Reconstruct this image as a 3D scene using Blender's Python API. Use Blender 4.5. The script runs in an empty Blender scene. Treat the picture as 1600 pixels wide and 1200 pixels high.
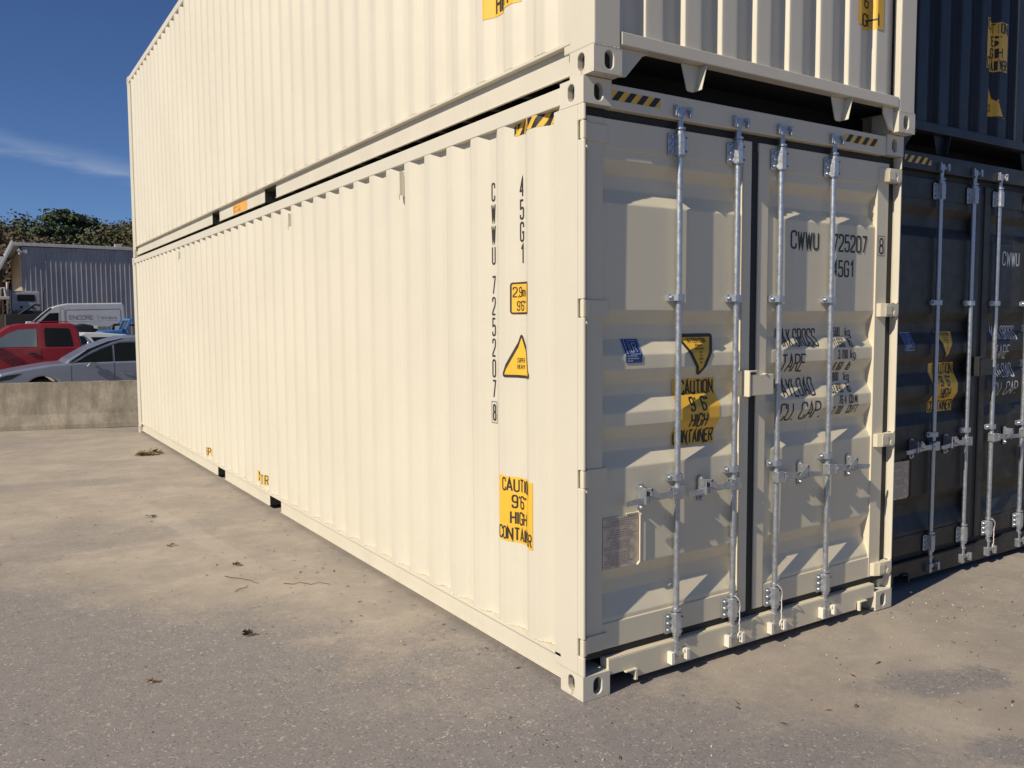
import bpy, bmesh, math, random
from mathutils import Vector, noise
R = math.radians
scene = bpy.context.scene
COL = scene.collection

# ------------------------------------------------------------------ camera
cam_d = bpy.data.cameras.new('camera')
cam = bpy.data.objects.new('camera', cam_d); COL.objects.link(cam)
yaw, pit, rol = .5736, -.0722, -.0058
fw = Vector((math.sin(yaw)*math.cos(pit), math.cos(yaw)*math.cos(pit), math.sin(pit)))
rt = Vector((math.cos(yaw), -math.sin(yaw), 0)); up = rt.cross(fw)
r2 = math.cos(rol)*rt + math.sin(rol)*up; u2 = -math.sin(rol)*rt + math.cos(rol)*up
from mathutils import Matrix
M = Matrix((r2, u2, -fw)).transposed().to_4x4()
M.translation = Vector((-2.3718, -3.0673, 1.7896))
cam.matrix_world = M
cam_d.sensor_width = 36; cam_d.lens = 1317.554/1600*36
cam_d.clip_start = .05; cam_d.clip_end = 3000
scene.camera = cam

# ------------------------------------------------------------------ light
SUN_AZ, SUN_EL = R(9.4), R(37)          # light travels +x and a little +y
ld = Vector((math.cos(SUN_AZ)*math.cos(SUN_EL), math.sin(SUN_AZ)*math.cos(SUN_EL), -math.sin(SUN_EL)))
sun_d = bpy.data.lights.new('sun', 'SUN'); sun_d.energy = 4.95; sun_d.angle = R(.5); sun_d.color = (1, .885, .70)
sun = bpy.data.objects.new('sun', sun_d); COL.objects.link(sun)
sun.rotation_euler = ld.to_track_quat('-Z', 'Y').to_euler(); sun.location = (-20, -5, 20)
world = bpy.data.worlds.new('World'); scene.world = world; world.use_nodes = True
wn, wl = world.node_tree.nodes, world.node_tree.links
wn.clear()
wo = wn.new('ShaderNodeOutputWorld'); bg = wn.new('ShaderNodeBackground'); sky = wn.new('ShaderNodeTexSky')
sky.sky_type = 'NISHITA'; sky.sun_disc = False
sky.sun_elevation = SUN_EL; sky.sun_rotation = math.atan2(-ld.x, -ld.y)
sky.altitude = 200; sky.air_density = .75; sky.dust_density = .0; sky.ozone_density = 4.0
bg.inputs['Strength'].default_value = .073
# a thin streak of high cloud low in the sky
tc = wn.new('ShaderNodeTexCoord'); sx = wn.new('ShaderNodeSeparateXYZ'); wl.new(tc.outputs['Generated'], sx.inputs[0])
mp = wn.new('ShaderNodeMapping'); mp.inputs['Scale'].default_value = (5, 5, 34)
wl.new(tc.outputs['Generated'], mp.inputs[0])
cn = wn.new('ShaderNodeTexNoise'); cn.inputs['Scale'].default_value = 2.2; cn.inputs['Detail'].default_value = 7; cn.inputs['Roughness'].default_value = .6
wl.new(mp.outputs[0], cn.inputs['Vector'])
def wmath(op, a, b=None, c=None):
    n = wn.new('ShaderNodeMath'); n.operation = op
    for i, q in enumerate((a, b, c)):
        if q is None: continue
        if isinstance(q, (int, float)): n.inputs[i].default_value = q
        else: wl.new(q, n.inputs[i])
    return n.outputs[0]
# the streak sits where z is close to .185 - .12 x
zz = wmath('SUBTRACT', sx.outputs['Z'], wmath('SUBTRACT', .186, wmath('MULTIPLY', sx.outputs['X'], .16)))
zz = wmath('ADD', zz, wmath('MULTIPLY', wmath('SUBTRACT', cn.outputs[0], .5), .03))
band = wmath('SUBTRACT', 1, wmath('SMOOTH_MIN', wmath('MULTIPLY', wmath('ABSOLUTE', zz), 70), 1, .3)); 
band = wmath('MAXIMUM', band, 0)
msk = wmath('MULTIPLY', band, wmath('MULTIPLY', wmath('MAXIMUM', wmath('SUBTRACT', cn.outputs[0], .22), 0), .75))
mixc = wn.new('ShaderNodeMix'); mixc.data_type = 'RGBA'
wl.new(msk, mixc.inputs[0]); 
tint = wn.new('ShaderNodeMix'); tint.data_type = 'RGBA'; tint.blend_type = 'MULTIPLY'; tint.inputs[0].default_value = 1
tint.inputs[7].default_value = (.73, .86, 1.10, 1)
wl.new(sky.outputs[0], tint.inputs[6])
wl.new(tint.outputs[2], mixc.inputs[6]); mixc.inputs[7].default_value = (6.6, 7.6, 9.2, 1)
wl.new(mixc.outputs[2], bg.inputs['Color']); wl.new(bg.outputs[0], wo.inputs[0])
scene.view_settings.view_transform = 'Standard'; scene.view_settings.look = 'None'
scene.view_settings.exposure = 0; scene.view_settings.gamma = 1
scene.render.engine = 'CYCLES'; scene.cycles.max_bounces = 6; scene.cycles.diffuse_bounces = 4
scene.cycles.use_denoising = True

# ------------------------------------------------------------------ materials
class NT:
    def __init__(s, name):
        s.m = bpy.data.materials.new(name); s.m.use_nodes = True
        s.n, s.l = s.m.node_tree.nodes, s.m.node_tree.links
        s.b = s.n['Principled BSDF']; s.tc = s.n.new('ShaderNodeTexCoord')
    def noise(s, scale, detail=4, rough=.55, stretch=None, coord='Object', off=0):
        t = s.n.new('ShaderNodeTexNoise'); t.inputs['Scale'].default_value = scale
        t.inputs['Detail'].default_value = detail; t.inputs['Roughness'].default_value = rough
        mp = s.n.new('ShaderNodeMapping'); s.l.new(s.tc.outputs[coord], mp.inputs[0]); s.l.new(mp.outputs[0], t.inputs['Vector'])
        mp.inputs['Location'].default_value = (off, off*.7, off*.3)
        if stretch: mp.inputs['Scale'].default_value = stretch
        return t.outputs[0]
    def ramp(s, x, a, b, va=0., vb=1.):
        t = s.n.new('ShaderNodeMapRange'); t.interpolation_type = 'SMOOTHSTEP'
        s.l.new(x, t.inputs[0]); t.inputs[1].default_value = a; t.inputs[2].default_value = b
        t.inputs[3].default_value = va; t.inputs[4].default_value = vb
        return t.outputs[0]
    def math(s, op, *a):
        n = s.n.new('ShaderNodeMath'); n.operation = op
        for i, q in enumerate(a):
            if isinstance(q, (int, float)): n.inputs[i].default_value = q
            else: s.l.new(q, n.inputs[i])
        return n.outputs[0]
    def mix(s, f, a, b, mode='MIX'):
        n = s.n.new('ShaderNodeMix'); n.data_type = 'RGBA'; n.blend_type = mode
        for i, q in ((0, f), (6, a), (7, b)):
            if isinstance(q, (int, float)): n.inputs[i].default_value = q
            elif isinstance(q, tuple): n.inputs[i].default_value = (*q[:3], 1)
            else: s.l.new(q, n.inputs[i])
        return n.outputs[2]
    def bump(s, h, strength=.2, dist=.002):
        n = s.n.new('ShaderNodeBump'); n.inputs['Strength'].default_value = strength; n.inputs['Distance'].default_value = dist
        s.l.new(h, n.inputs['Height']); s.l.new(n.outputs[0], s.b.inputs['Normal'])
    def set(s, col=None, rough=None, metal=0, spec=None):
        if col is not None:
            if isinstance(col, tuple): s.b.inputs['Base Color'].default_value = (*col[:3], 1)
            else: s.l.new(col, s.b.inputs['Base Color'])
        if rough is not None:
            if isinstance(rough, (int, float)): s.b.inputs['Roughness'].default_value = rough
            else: s.l.new(rough, s.b.inputs['Roughness'])
        s.b.inputs['Metallic'].default_value = metal
        if spec is not None: s.b.inputs['Specular IOR Level'].default_value = spec
        return s.m
    def xyz(s, coord='Object'):
        n = s.n.new('ShaderNodeSeparateXYZ'); s.l.new(s.tc.outputs[coord], n.inputs[0]); return n.outputs

def simple(name, col, rough=.5, metal=0, var=.12, scale=6, bump=0, spec=None):
    t = NT(name); n = t.noise(scale, 5)
    c = t.mix(t.ramp(n, .3, .7), tuple(q*(1-var) for q in col), tuple(min(1, q*(1+var)) for q in col))
    if bump: t.bump(t.noise(scale*14, 3), bump)
    return t.set(c, rough, metal, spec)

def paint(name, col, dirt, rust, rough=.38, grime=.5, spec=.5):
    t = NT(name)
    big = t.noise(.8, 4, .6)
    c = t.mix(t.ramp(big, .3, .7), tuple(q*.965 for q in col), tuple(q*1.02 for q in col))
    streak = t.noise(5, 6, .65, (3.5, 3.5, .28), off=3)                # rain streaks run down
    c = t.mix(t.ramp(streak, .56, .8, 0, .22*grime), c, dirt)
    blot = t.noise(11, 7, .7, off=9)
    c = t.mix(t.ramp(blot, .60, .78, 0, .35*grime), c, dirt)
    sp = t.noise(60, 3, .6, off=5)
    c = t.mix(t.ramp(sp, .735, .755, 0, .55*grime), c, tuple(q*.35 for q in dirt))
    sc = t.noise(7, 4, .75, (1, 1, .16), off=17)
    c = t.mix(t.ramp(sc, .70, .78, 0, .30*grime), c, tuple(q*.55 for q in dirt))
    z = t.xyz()[2]
    low = t.ramp(z, .0, .05, 1, 0)
    rn = t.noise(26, 6, .7, off=1)
    c = t.mix(t.math('MULTIPLY', low, t.ramp(rn, .52, .66, 0, .8)), c, rust)
    c = t.mix(t.math('MULTIPLY', t.ramp(z, .1, .55, .12, 0), t.ramp(t.noise(3, 4, .6), .35, .7)), c, dirt)
    t.bump(t.noise(240, 2, .5), .05, .001)
    return t.set(c, t.ramp(blot, .3, .8, rough, rough+.18), 0, spec)

CREAM = paint('cream_container_paint', (.640, .602, .498), (.38, .33, .25), (.25, .10, .045))
CREAMD = paint('cream_door_paint_shade_warmed', (.69, .630, .478), (.36, .31, .23), (.25, .10, .045), grime=.8)  # the same cream, yellowed to offset the bluish shade on the doors
CHAR = paint('charcoal_container_paint', (.024, .025, .023), (.06, .055, .045), (.10, .05, .03), rough=.42)
NAVY = paint('dark_blue_container_paint', (.019, .026, .038), (.05, .05, .05), (.10, .05, .03), rough=.45)
RUBBER = simple('black_rubber', (.018, .019, .019), .65)
UNDER = simple('bitumen_underside', (.008, .008, .007), .8, scale=3)
DARKW = simple('dark_cavity', (.03, .028, .025), .8)
t = NT('galvanised_steel')
v = t.n.new('ShaderNodeTexVoronoi'); v.inputs['Scale'].default_value = 130; t.l.new(t.tc.outputs['Object'], v.inputs['Vector'])
g1 = t.noise(40, 6, .7)
c = t.mix(t.ramp(g1, .3, .7), (.40, .43, .47), (.52, .55, .59)); c = t.mix(.12, c, v.outputs['Color'], 'SOFT_LIGHT')
t.bump(g1, .12, .001); GALV = t.set(c, t.ramp(g1, .3, .7, .34, .5), .8)
YEL = simple('yellow_decal', (.80, .47, .045), .38, var=.06, scale=3)
INK = simple('black_ink', (.022, .02, .019), .5)
INKS = simple('sign_paint_grey_black', (.035, .03, .026), .5)
WHT = simple('white_ink', (.60, .61, .62), .5)
BLU = simple('blue_decal', (.022, .045, .17), .35)
BLUL = simple('pale_blue_ink', (.42, .52, .72), .4)
PLATE = simple('etched_plate', (.56, .49, .40), .45, .25, .15, 30)
PLATED = simple('etched_plate_text', (.34, .29, .24), .5)
SPLAT = simple('cream_paint_lumps', (.74, .70, .60), .5, bump=.4)
CORD = simple('white_cord', (.72, .70, .66), .8, scale=60)
WELD = simple('cream_weld_bead', (.60, .545, .42), .5, var=.2, scale=60, bump=.6)
ORG = simple('orange_decal', (.80, .40, .06), .4)
ORGT = simple('orange_decal_text', (.42, .24, .06), .5)

# ------------------------------------------------------------------ mesh builder
class MB:
    def __init__(s): s.v, s.f, s.mi, s.sm = [], [], [], []
    def add(s, vs, fs, mat=0, smooth=False):
        o = len(s.v); s.v += [tuple(p) for p in vs]
        for f in fs: s.f.append([o+i for i in f]); s.mi.append(mat); s.sm.append(smooth)
        return s
    def box(s, x0, x1, y0, y1, z0, z1, mat=0):
        vs = [(x, y, z) for z in (z0, z1) for y in (y0, y1) for x in (x0, x1)]
        return s.add(vs, [(0,2,3,1),(4,5,7,6),(0,1,5,4),(2,6,7,3),(0,4,6,2),(1,3,7,5)], mat)
    def prism(s, poly, axis, a, b, mat=0, smooth=False, fa=None, fb=None):
        def P(p, t):
            u, w = p
            return {'z': (u, w, t), 'y': (u, t, w), 'x': (t, u, w)}[axis]
        n = len(poly)
        A = [P(p, fa(p) if fa else a) for p in poly]; B = [P(p, fb(p) if fb else b) for p in poly]
        return s.add(A+B, [tuple(range(n))[::-1], tuple(range(n, 2*n))] + [(i, (i+1) % n, n+(i+1) % n, n+i) for i in range(n)], mat, smooth)
    def tube(s, pts, r, n=12, mat=0, caps=True, smooth=True):
        pts = [Vector(p) for p in pts]; rs = r if isinstance(r, (list, tuple)) else [r]*len(pts)
        vs, fs = [], []; prev = None
        for i, p in enumerate(pts):
            d = (pts[min(i+1, len(pts)-1)] - pts[max(i-1, 0)])
            if d.length < 1e-9: d = Vector((0, 0, 1))
            d.normalize()
            if prev is None:
                a = d.cross(Vector((0, 0, 1)) if abs(d.z) < .9 else Vector((1, 0, 0))).normalized()
            else: a = (prev - d*prev.dot(d)).normalized()
            prev = a; b = d.cross(a)
            for k in range(n):
                t = 2*math.pi*k/n; vs.append(p + (a*math.cos(t)+b*math.sin(t))*rs[i])
        for i in range(len(pts)-1):
            for k in range(n): fs.append((i*n+k, i*n+(k+1) % n, (i+1)*n+(k+1) % n, (i+1)*n+k))
        s.add(vs, fs, mat, smooth)
        if caps:
            m = len(pts)-1
            s.add(vs[:n], [tuple(range(n))[::-1]], mat); s.add(vs[m*n:], [tuple(range(n))], mat)
        return s
    def build(s, name, mats, parent=None, bevel=0, seg=2, recalc=True):
        me = bpy.data.meshes.new(name)
        me.from_pydata(s.v, [], s.f)
        for i, p in enumerate(me.polygons): p.material_index = s.mi[i]; p.use_smooth = s.sm[i]
        if recalc:
            bm = bmesh.new(); bm.from_mesh(me); bmesh.ops.recalc_face_normals(bm, faces=bm.faces); bm.to_mesh(me); bm.free()
        for m in (mats if isinstance(mats, (list, tuple)) else [mats]): me.materials.append(m)
        o = bpy.data.objects.new(name, me); COL.objects.link(o)
        if parent is not None: o.parent = parent
        if bevel:
            b = o.modifiers.new('bevel', 'BEVEL'); b.width = bevel; b.segments = seg; b.limit_method = 'ANGLE'; b.angle_limit = R(40)
            b.harden_normals = False
        return o
def tag(o, label=None, cat=None, group=None, kind=None):
    if label: o['label'] = label
    if cat: o['category'] = cat
    if group: o['group'] = group
    if kind: o['kind'] = kind
    return o
def empty(name, loc, rz=0):
    o = bpy.data.objects.new(name, None); COL.objects.link(o); o.location = loc; o.rotation_euler = (0, 0, rz)
    o.empty_display_size = .3; return o

# ------------------------------------------------------------------ stroke lettering
def L(*p): return list(p)
# glyph: width, list of strokes; a point is (x, y, rounded); strokes may be closed
G = {
'0': (.5, [([(0,0,1),(0,1,1),(.5,1,1),(.5,0,1)], 1)]), 'O': (.5, [([(0,0,1),(0,1,1),(.5,1,1),(.5,0,1)], 1)]),
'1': (.3, [([(.05,.78),(.3,1),(.3,0)], 0)]),
'2': (.5, [([(0,.76),(0,1,1),(.5,1,1),(.5,.58,1),(0,.12,0),(0,0),(.5,0)], 0)]),
'3': (.5, [([(0,.78),(0,1,1),(.5,1,1),(.5,.54,1),(.2,.54)], 0), ([(.2,.53),(.5,.53,1),(.5,0,1),(0,0,1),(0,.24)], 0)]),
'4': (.5, [([(.38,0),(.38,1),(0,.3),(.5,.3)], 0)]),
'5': (.5, [([(.48,1),(.03,1),(.03,.55),(.5,.62,1),(.5,0,1),(0,0,1),(0,.22)], 0)]),
'6': (.5, [([(.5,.78),(.5,1,1),(0,1,1),(0,0,1),(.5,0,1),(.5,.55,1),(0,.55)], 0)]),
'7': (.5, [([(0,1),(.5,1),(.15,0)], 0)]),
'8': (.5, [([(.03,.54,1),(.03,1,1),(.47,1,1),(.47,.54,1)], 1), ([(0,.52,1),(.5,.52,1),(.5,0,1),(0,0,1)], 1)]),
'9': (.5, [([(0,.22),(0,0,1),(.5,0,1),(.5,1,1),(0,1,1),(0,.45,1),(.5,.45)], 0)]),
'A': (.52, [([(0,0),(.26,1),(.52,0)], 0), ([(.08,.3),(.44,.3)], 0)]),
'B': (.5, [([(0,.52),(0,1),(.47,1,1),(.47,.52,1)], 1), ([(0,.52),(.5,.52,1),(.5,0,1),(0,0)], 1)]),
'C': (.5, [([(.5,.72),(.5,1,1),(0,1,1),(0,0,1),(.5,0,1),(.5,.28)], 0)]),
'D': (.5, [([(0,0),(0,1),(.5,1,1),(.5,0,1)], 1)]),
'E': (.46, [([(.46,1),(0,1),(0,0),(.46,0)], 0), ([(0,.52),(.4,.52)], 0)]),
'F': (.46, [([(.46,1),(0,1),(0,0)], 0), ([(0,.52),(.4,.52)], 0)]),
'G': (.5, [([(.5,.74),(.5,1,1),(0,1,1),(0,0,1),(.5,0,1),(.5,.47),(.27,.47)], 0)]),
'H': (.5, [([(0,0),(0,1)], 0), ([(.5,0),(.5,1)], 0), ([(0,.52),(.5,.52)], 0)]),
'I': (.0, [([(0,0),(0,1)], 0)]),
'K': (.5, [([(0,0),(0,1)], 0), ([(.5,1),(.03,.45),(.5,0)], 0)]),
'L': (.44, [([(0,1),(0,0),(.44,0)], 0)]),
'M': (.62, [([(0,0),(0,1),(.31,.2),(.62,1),(.62,0)], 0)]),
'N': (.52, [([(0,0),(0,1),(.52,0),(.52,1)], 0)]),
'P': (.5, [([(0,0),(0,1),(.5,1,1),(.5,.46,1),(0,.46)], 0)]),
'R': (.5, [([(0,0),(0,1),(.5,1,1),(.5,.5,1),(0,.5)], 0), ([(.26,.5),(.5,0)], 0)]),
'S': (.5, [([(.5,.76),(.5,1,1),(0,1,1),(0,.6,1),(.5,.44,1),(.5,0,1),(0,0,1),(0,.24)], 0)]),
'T': (.52, [([(0,1),(.52,1)], 0), ([(.26,1),(.26,0)], 0)]),
'U': (.5, [([(0,1),(0,0,1),(.5,0,1),(.5,1)], 0)]),
'V': (.52, [([(0,1),(.26,0),(.52,1)], 0)]),
'W': (.62, [([(0,1),(.15,0),(.31,.85),(.47,0),(.62,1)], 0)]),
'X': (.52, [([(0,0),(.52,1)], 0), ([(0,1),(.52,0)], 0)]),
'Y': (.52, [([(0,1),(.26,.45),(.52,1)], 0), ([(.26,.45),(.26,0)], 0)]),
'k': (.42, [([(0,0),(0,1)], 0), ([(.38,.62),(.03,.26),(.42,0)], 0)]),
'g': (.42, [([(.42,.0,1),(.42,.64,1),(0,.64,1),(0,0,1)], 1), ([(.42,.6),(.42,-.28,1),(.0,-.28)], 0)]),
'l': (.0, [([(0,0),(0,1)], 0)]),
'b': (.42, [([(0,1),(0,0),(.42,0,1),(.42,.64,1),(0,.64)], 0)]),
'm': (.6, [([(0,0),(0,.64),(.6,.64,1),(.6,0)], 0), ([(.3,.64),(.3,0)], 0)]),
'.': (.10, [([(0,.02),(.13,.02)], 0)]), ',': (.04, [([(.04,.06),(0,-.12)], 0)]),
"'": (.02, [([(.02,1),(.0,.8)], 0)]), '"': (.14, [([(.02,1),(0,.8)], 0), ([(.14,1),(.12,.8)], 0)]),
'|': (.0, [([(0,-.15),(0,1.1)], 0)]), ' ': (.3, []),
}
def fillet(pts, closed, r):
    out = []; n = len(pts)
    for i, p in enumerate(pts):
        P = Vector(p[:2])
        if len(p) > 2 and p[2] and (closed or 0 < i < n-1):
            A = Vector(pts[(i-1) % n][:2]); B = Vector(pts[(i+1) % n][:2])
            da, db = A-P, B-P; q = min(r, da.length*.49, db.length*.49)
            a, b = P+da.normalized()*q, P+db.normalized()*q
            for k in range(6):
                t = k/5; out.append(a*(1-t)**2 + P*2*t*(1-t) + b*t*t)
        else: out.append(P)
    return out
def resample(pts, closed, step):
    P = list(pts) + ([pts[0]] if closed else []); out = []
    for a, b in zip(P, P[1:]):
        n = max(1, int((b-a).length/step))
        for k in range(n): out.append(a + (b-a)*k/n)
    if not closed: out.append(P[-1])
    return out
def ribbon(pts, closed, w):
    n = len(pts); l, r = [], []
    for i, p in enumerate(pts):
        a = pts[(i-1) % n] if (closed or i > 0) else None
        b = pts[(i+1) % n] if (closed or i < n-1) else None
        d1 = (p-a).normalized() if a is not None else (b-p).normalized()
        d2 = (b-p).normalized() if b is not None else d1
        t = d1+d2
        t = t.normalized() if t.length > .05 else d1
        nn = Vector((-t.y, t.x)); c = max(.35, nn.dot(Vector((-d1.y, d1.x))))
        e = Vector((0, 0))
        l.append(p+nn*(w/2/c)+e); r.append(p-nn*(w/2/c)+e)
    V = l+r; F = []
    for i in range(n if closed else n-1):
        j = (i+1) % n; F.append((i, j, n+j, n+i))
    return V, F
def text_len(s, h, wx=1, gap=.2):
    return sum(G[c][0]*h*wx + gap*h for c in s) - gap*h
def text(mb, s, S, u0, v0, h, off, mat, sw=.11, wx=1, gap=.2, vertical=False, step=.012, udir=1, vpitch=1.25):
    """S maps (u, v, offset) to 3-D; draws the string s from u0, baseline v0, cap height h"""
    u = u0; v = v0; lay = 0
    for c in s:
        w, strokes = G[c]
        ox = -w*h*wx/2 if vertical else 0
        for k, (pts, closed) in enumerate(strokes):
            q = [(p[0]*h*wx, p[1]*h, p[2] if len(p) > 2 else 0) for p in pts]
            P = fillet([(*p[:2], p[2]) for p in q], closed, .25*h*min(1, wx+.15))
            P = resample(P, closed, step)
            V, F = ribbon(P, closed, sw*h)
            mb.add([S(u+udir*(a.x+ox), v+a.y, off+k*.00025) for a in V], F, mat)
        if vertical: v -= h*vpitch if c != ' ' else h*.52
        else: u += udir*(w*h*wx+gap*h)
def patch(mb, S, poly, off, mat, step=.012):
    """flat polygon (convex, in u,v) draped over the surface: cut in a fine grid"""
    bm = bmesh.new(); f = bm.faces.new([bm.verts.new((p[0], p[1], 0)) for p in poly])
    us = [p[0] for p in poly]; vs = [p[1] for p in poly]
    for ax, lo, hi in ((0, min(us), max(us)), (1, min(vs), max(vs))):
        n = int((hi-lo)/step)
        for k in range(1, n+1):
            co = [0, 0, 0]; no = [0, 0, 0]; co[ax] = lo + (hi-lo)*k/(n+1); no[ax] = 1
            bmesh.ops.bisect_plane(bm, geom=bm.verts[:]+bm.edges[:]+bm.faces[:], plane_co=co, plane_no=no)
    bm.verts.index_update()
    mb.add([S(v.co.x, v.co.y, off) for v in bm.verts], [[v.index for v in f.verts] for f in bm.faces], mat, True)
    bm.free()
def outline(mb, S, poly, w, off, mat, r=.02, step=.01):
    P = resample(fillet([(*p, 1) for p in poly], True, r), True, step); V, F = ribbon(P, True, w)
    mb.add([S(a.x, a.y, off) for a in V], F, mat)
def roundpoly(poly, r): return [tuple(p) for p in fillet([(*p, 1) for p in poly], True, r)]

# ------------------------------------------------------------------ shipping containers
W, H, LEN = 2.438, 2.896, 12.192
PITCH, Y0C = .278, .181
def xprof(y):
    t = (y-Y0C) % PITCH
    if t < .068: f = t/.068
    elif t < .138: f = 1
    elif t < .206: f = 1-(t-.138)/.068
    else: f = 0
    return .003 + .036*f
def dent(y, z): return .0022*noise.noise(Vector((y*1.3, z*1.1, 3.3))) + .0012*noise.noise(Vector((y*4, z*2.2, 7.1)))
def side_S(y, z, off): return (xprof(y)+dent(y, z)-off, y, z)
ROWS = [(2.60,0),(2.55,0),(2.49,1),(2.42,1),(2.35,0),(1.845,0),(1.777,1),(1.708,1),(1.632,0),(1.56,0),(1.49,1),(1.435,1),(1.352,0),(1.285,0),(1.215,1),(1.163,1),(1.085,0),(.60,0),(.53,1),(.465,1),(.355,0),(.335,0)]
def yprof(z):
    yo, yi = .047, .090
    if z >= ROWS[0][0]: return yo
    for (a, fa), (b, fb) in zip(ROWS, ROWS[1:]):
        if z >= b: return yo + (yi-yo)*(fa + (fb-fa)*(a-z)/(a-b))
    return yo
def ddent(x, z): return .0022*noise.noise(Vector((x*2.1, 5.5, z*2.0)))
def door_S(x, z, off): return (x, yprof(z)+ddent(x, z)-off, z)
def flat_S(y0): return lambda x, z, off: (x, y0-off, z)
EP, E0 = .25, .32
def eprof(x):
    t = (x-E0) % EP
    if t < .110: f = 0
    elif t < .128: f = (t-.110)/.018
    elif t < .232: f = 1
    else: f = 1-(t-.232)/.018
    return .020 + .0456*f
def end_S(x, z, off): return (x, eprof(x)+.002*noise.noise(Vector((x*2, 1, z*1.5)))-off, z)

def bends(bp, lo, hi, rad):
    s = {lo, hi}
    for b in bp:
        for d in (-rad, -rad*.45, rad*.45, rad):
            if lo < b+d < hi: s.add(round(b+d, 5))
    s = sorted(s); out = list(s)
    for a, b in zip(s, s[1:]):                      # keep long flats subdivided a little
        if b-a > .08: out += [a+.02, b-.02]
    return sorted(set(out))
def smoothf(f, t, r):                               # rounded version of a kinked profile
    return (f(t-r)+2*f(t)+f(t+r))/4
def grid_mesh(mb, us, vs, P, mat=0, smooth=True):
    n = len(vs); V = [P(u, v) for u in us for v in vs]
    F = [(i*n+j, i*n+j+1, (i+1)*n+j+1, (i+1)*n+j) for i in range(len(us)-1) for j in range(n-1)]
    mb.add(V, F, mat, smooth)

def casting(mb, fx, fy, fz):
    """corner casting; fx,fy,fz True = mirrored to the far/right/top corner"""
    X, Y, Z = .162, .178, .118
    def T(p):
        x, y, z = p
        return (W-x if fx else x, LEN-y if fy else y, H-z if fz else z)
    def face(P, su, sv, cu, cv, hw, hh, depth, dirn):
        angs = sorted(set([2*math.pi*k/28 for k in range(28)] + [math.atan2(v-cv, u-cu) % (2*math.pi) for u in (0, su) for v in (0, sv)]))
        O, I = [], []
        for a in angs:
            c, s = math.cos(a), math.sin(a)
            t = min([((su-cu)/c if c > 1e-6 else (-cu/c if c < -1e-6 else 1e9)), ((sv-cv)/s if s > 1e-6 else (-cv/s if s < -1e-6 else 1e9))])
            O.append((cu+c*t, cv+s*t))
            st = hh-hw                                        # stadium: straight part half length
            lo, hi = 0, 1
            for _ in range(22):
                m = (lo+hi)/2; x, y = c*m, s*m
                d = math.hypot(x, max(0, abs(y)-st))
                if d < hw: lo = m
                else: hi = m
            I.append((cu+c*lo, cv+s*lo))
        n = len(angs)
        V = [T(P(*o, 0)) for o in O] + [T(P(*i, 0)) for i in I] + [T(P(*i, depth)) for i in I] + [T(P(*i, depth)) for i in I]
        F = [(k, (k+1) % n, n+(k+1) % n, n+k) for k in range(n)] + [(n+k, n+(k+1) % n, 2*n+(k+1) % n, 2*n+k) for k in range(n)]
        mb.add(V, F, 0); mb.add(V[3*n:], [tuple(range(n))], 1)
    face(lambda u, v, d: (d, u, v), Y, Z, .095, .060, .0255, .040, .030, 0)
    face(lambda u, v, d: (u, d, v), X, Z, .088, .060, .0255, .040, .030, 1)
    for q in ([(X,0,0),(X,Y,0),(X,Y,Z),(X,0,Z)], [(0,Y,0),(X,Y,0),(X,Y,Z),(0,Y,Z)], [(0,0,0),(X,0,0),(X,Y,0),(0,Y,0)], [(0,0,Z),(X,0,Z),(X,Y,Z),(0,Y,Z)]):
        mb.add([T(p) for p in q], [(0, 1, 2, 3)], 0)

HINGES = [2.66, 1.855, 1.06, .255]
POCK = [(4.66, 5.01), (6.69, 7.02)]
RODX = [.612, 1.022, 1.360, 1.803]

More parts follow.
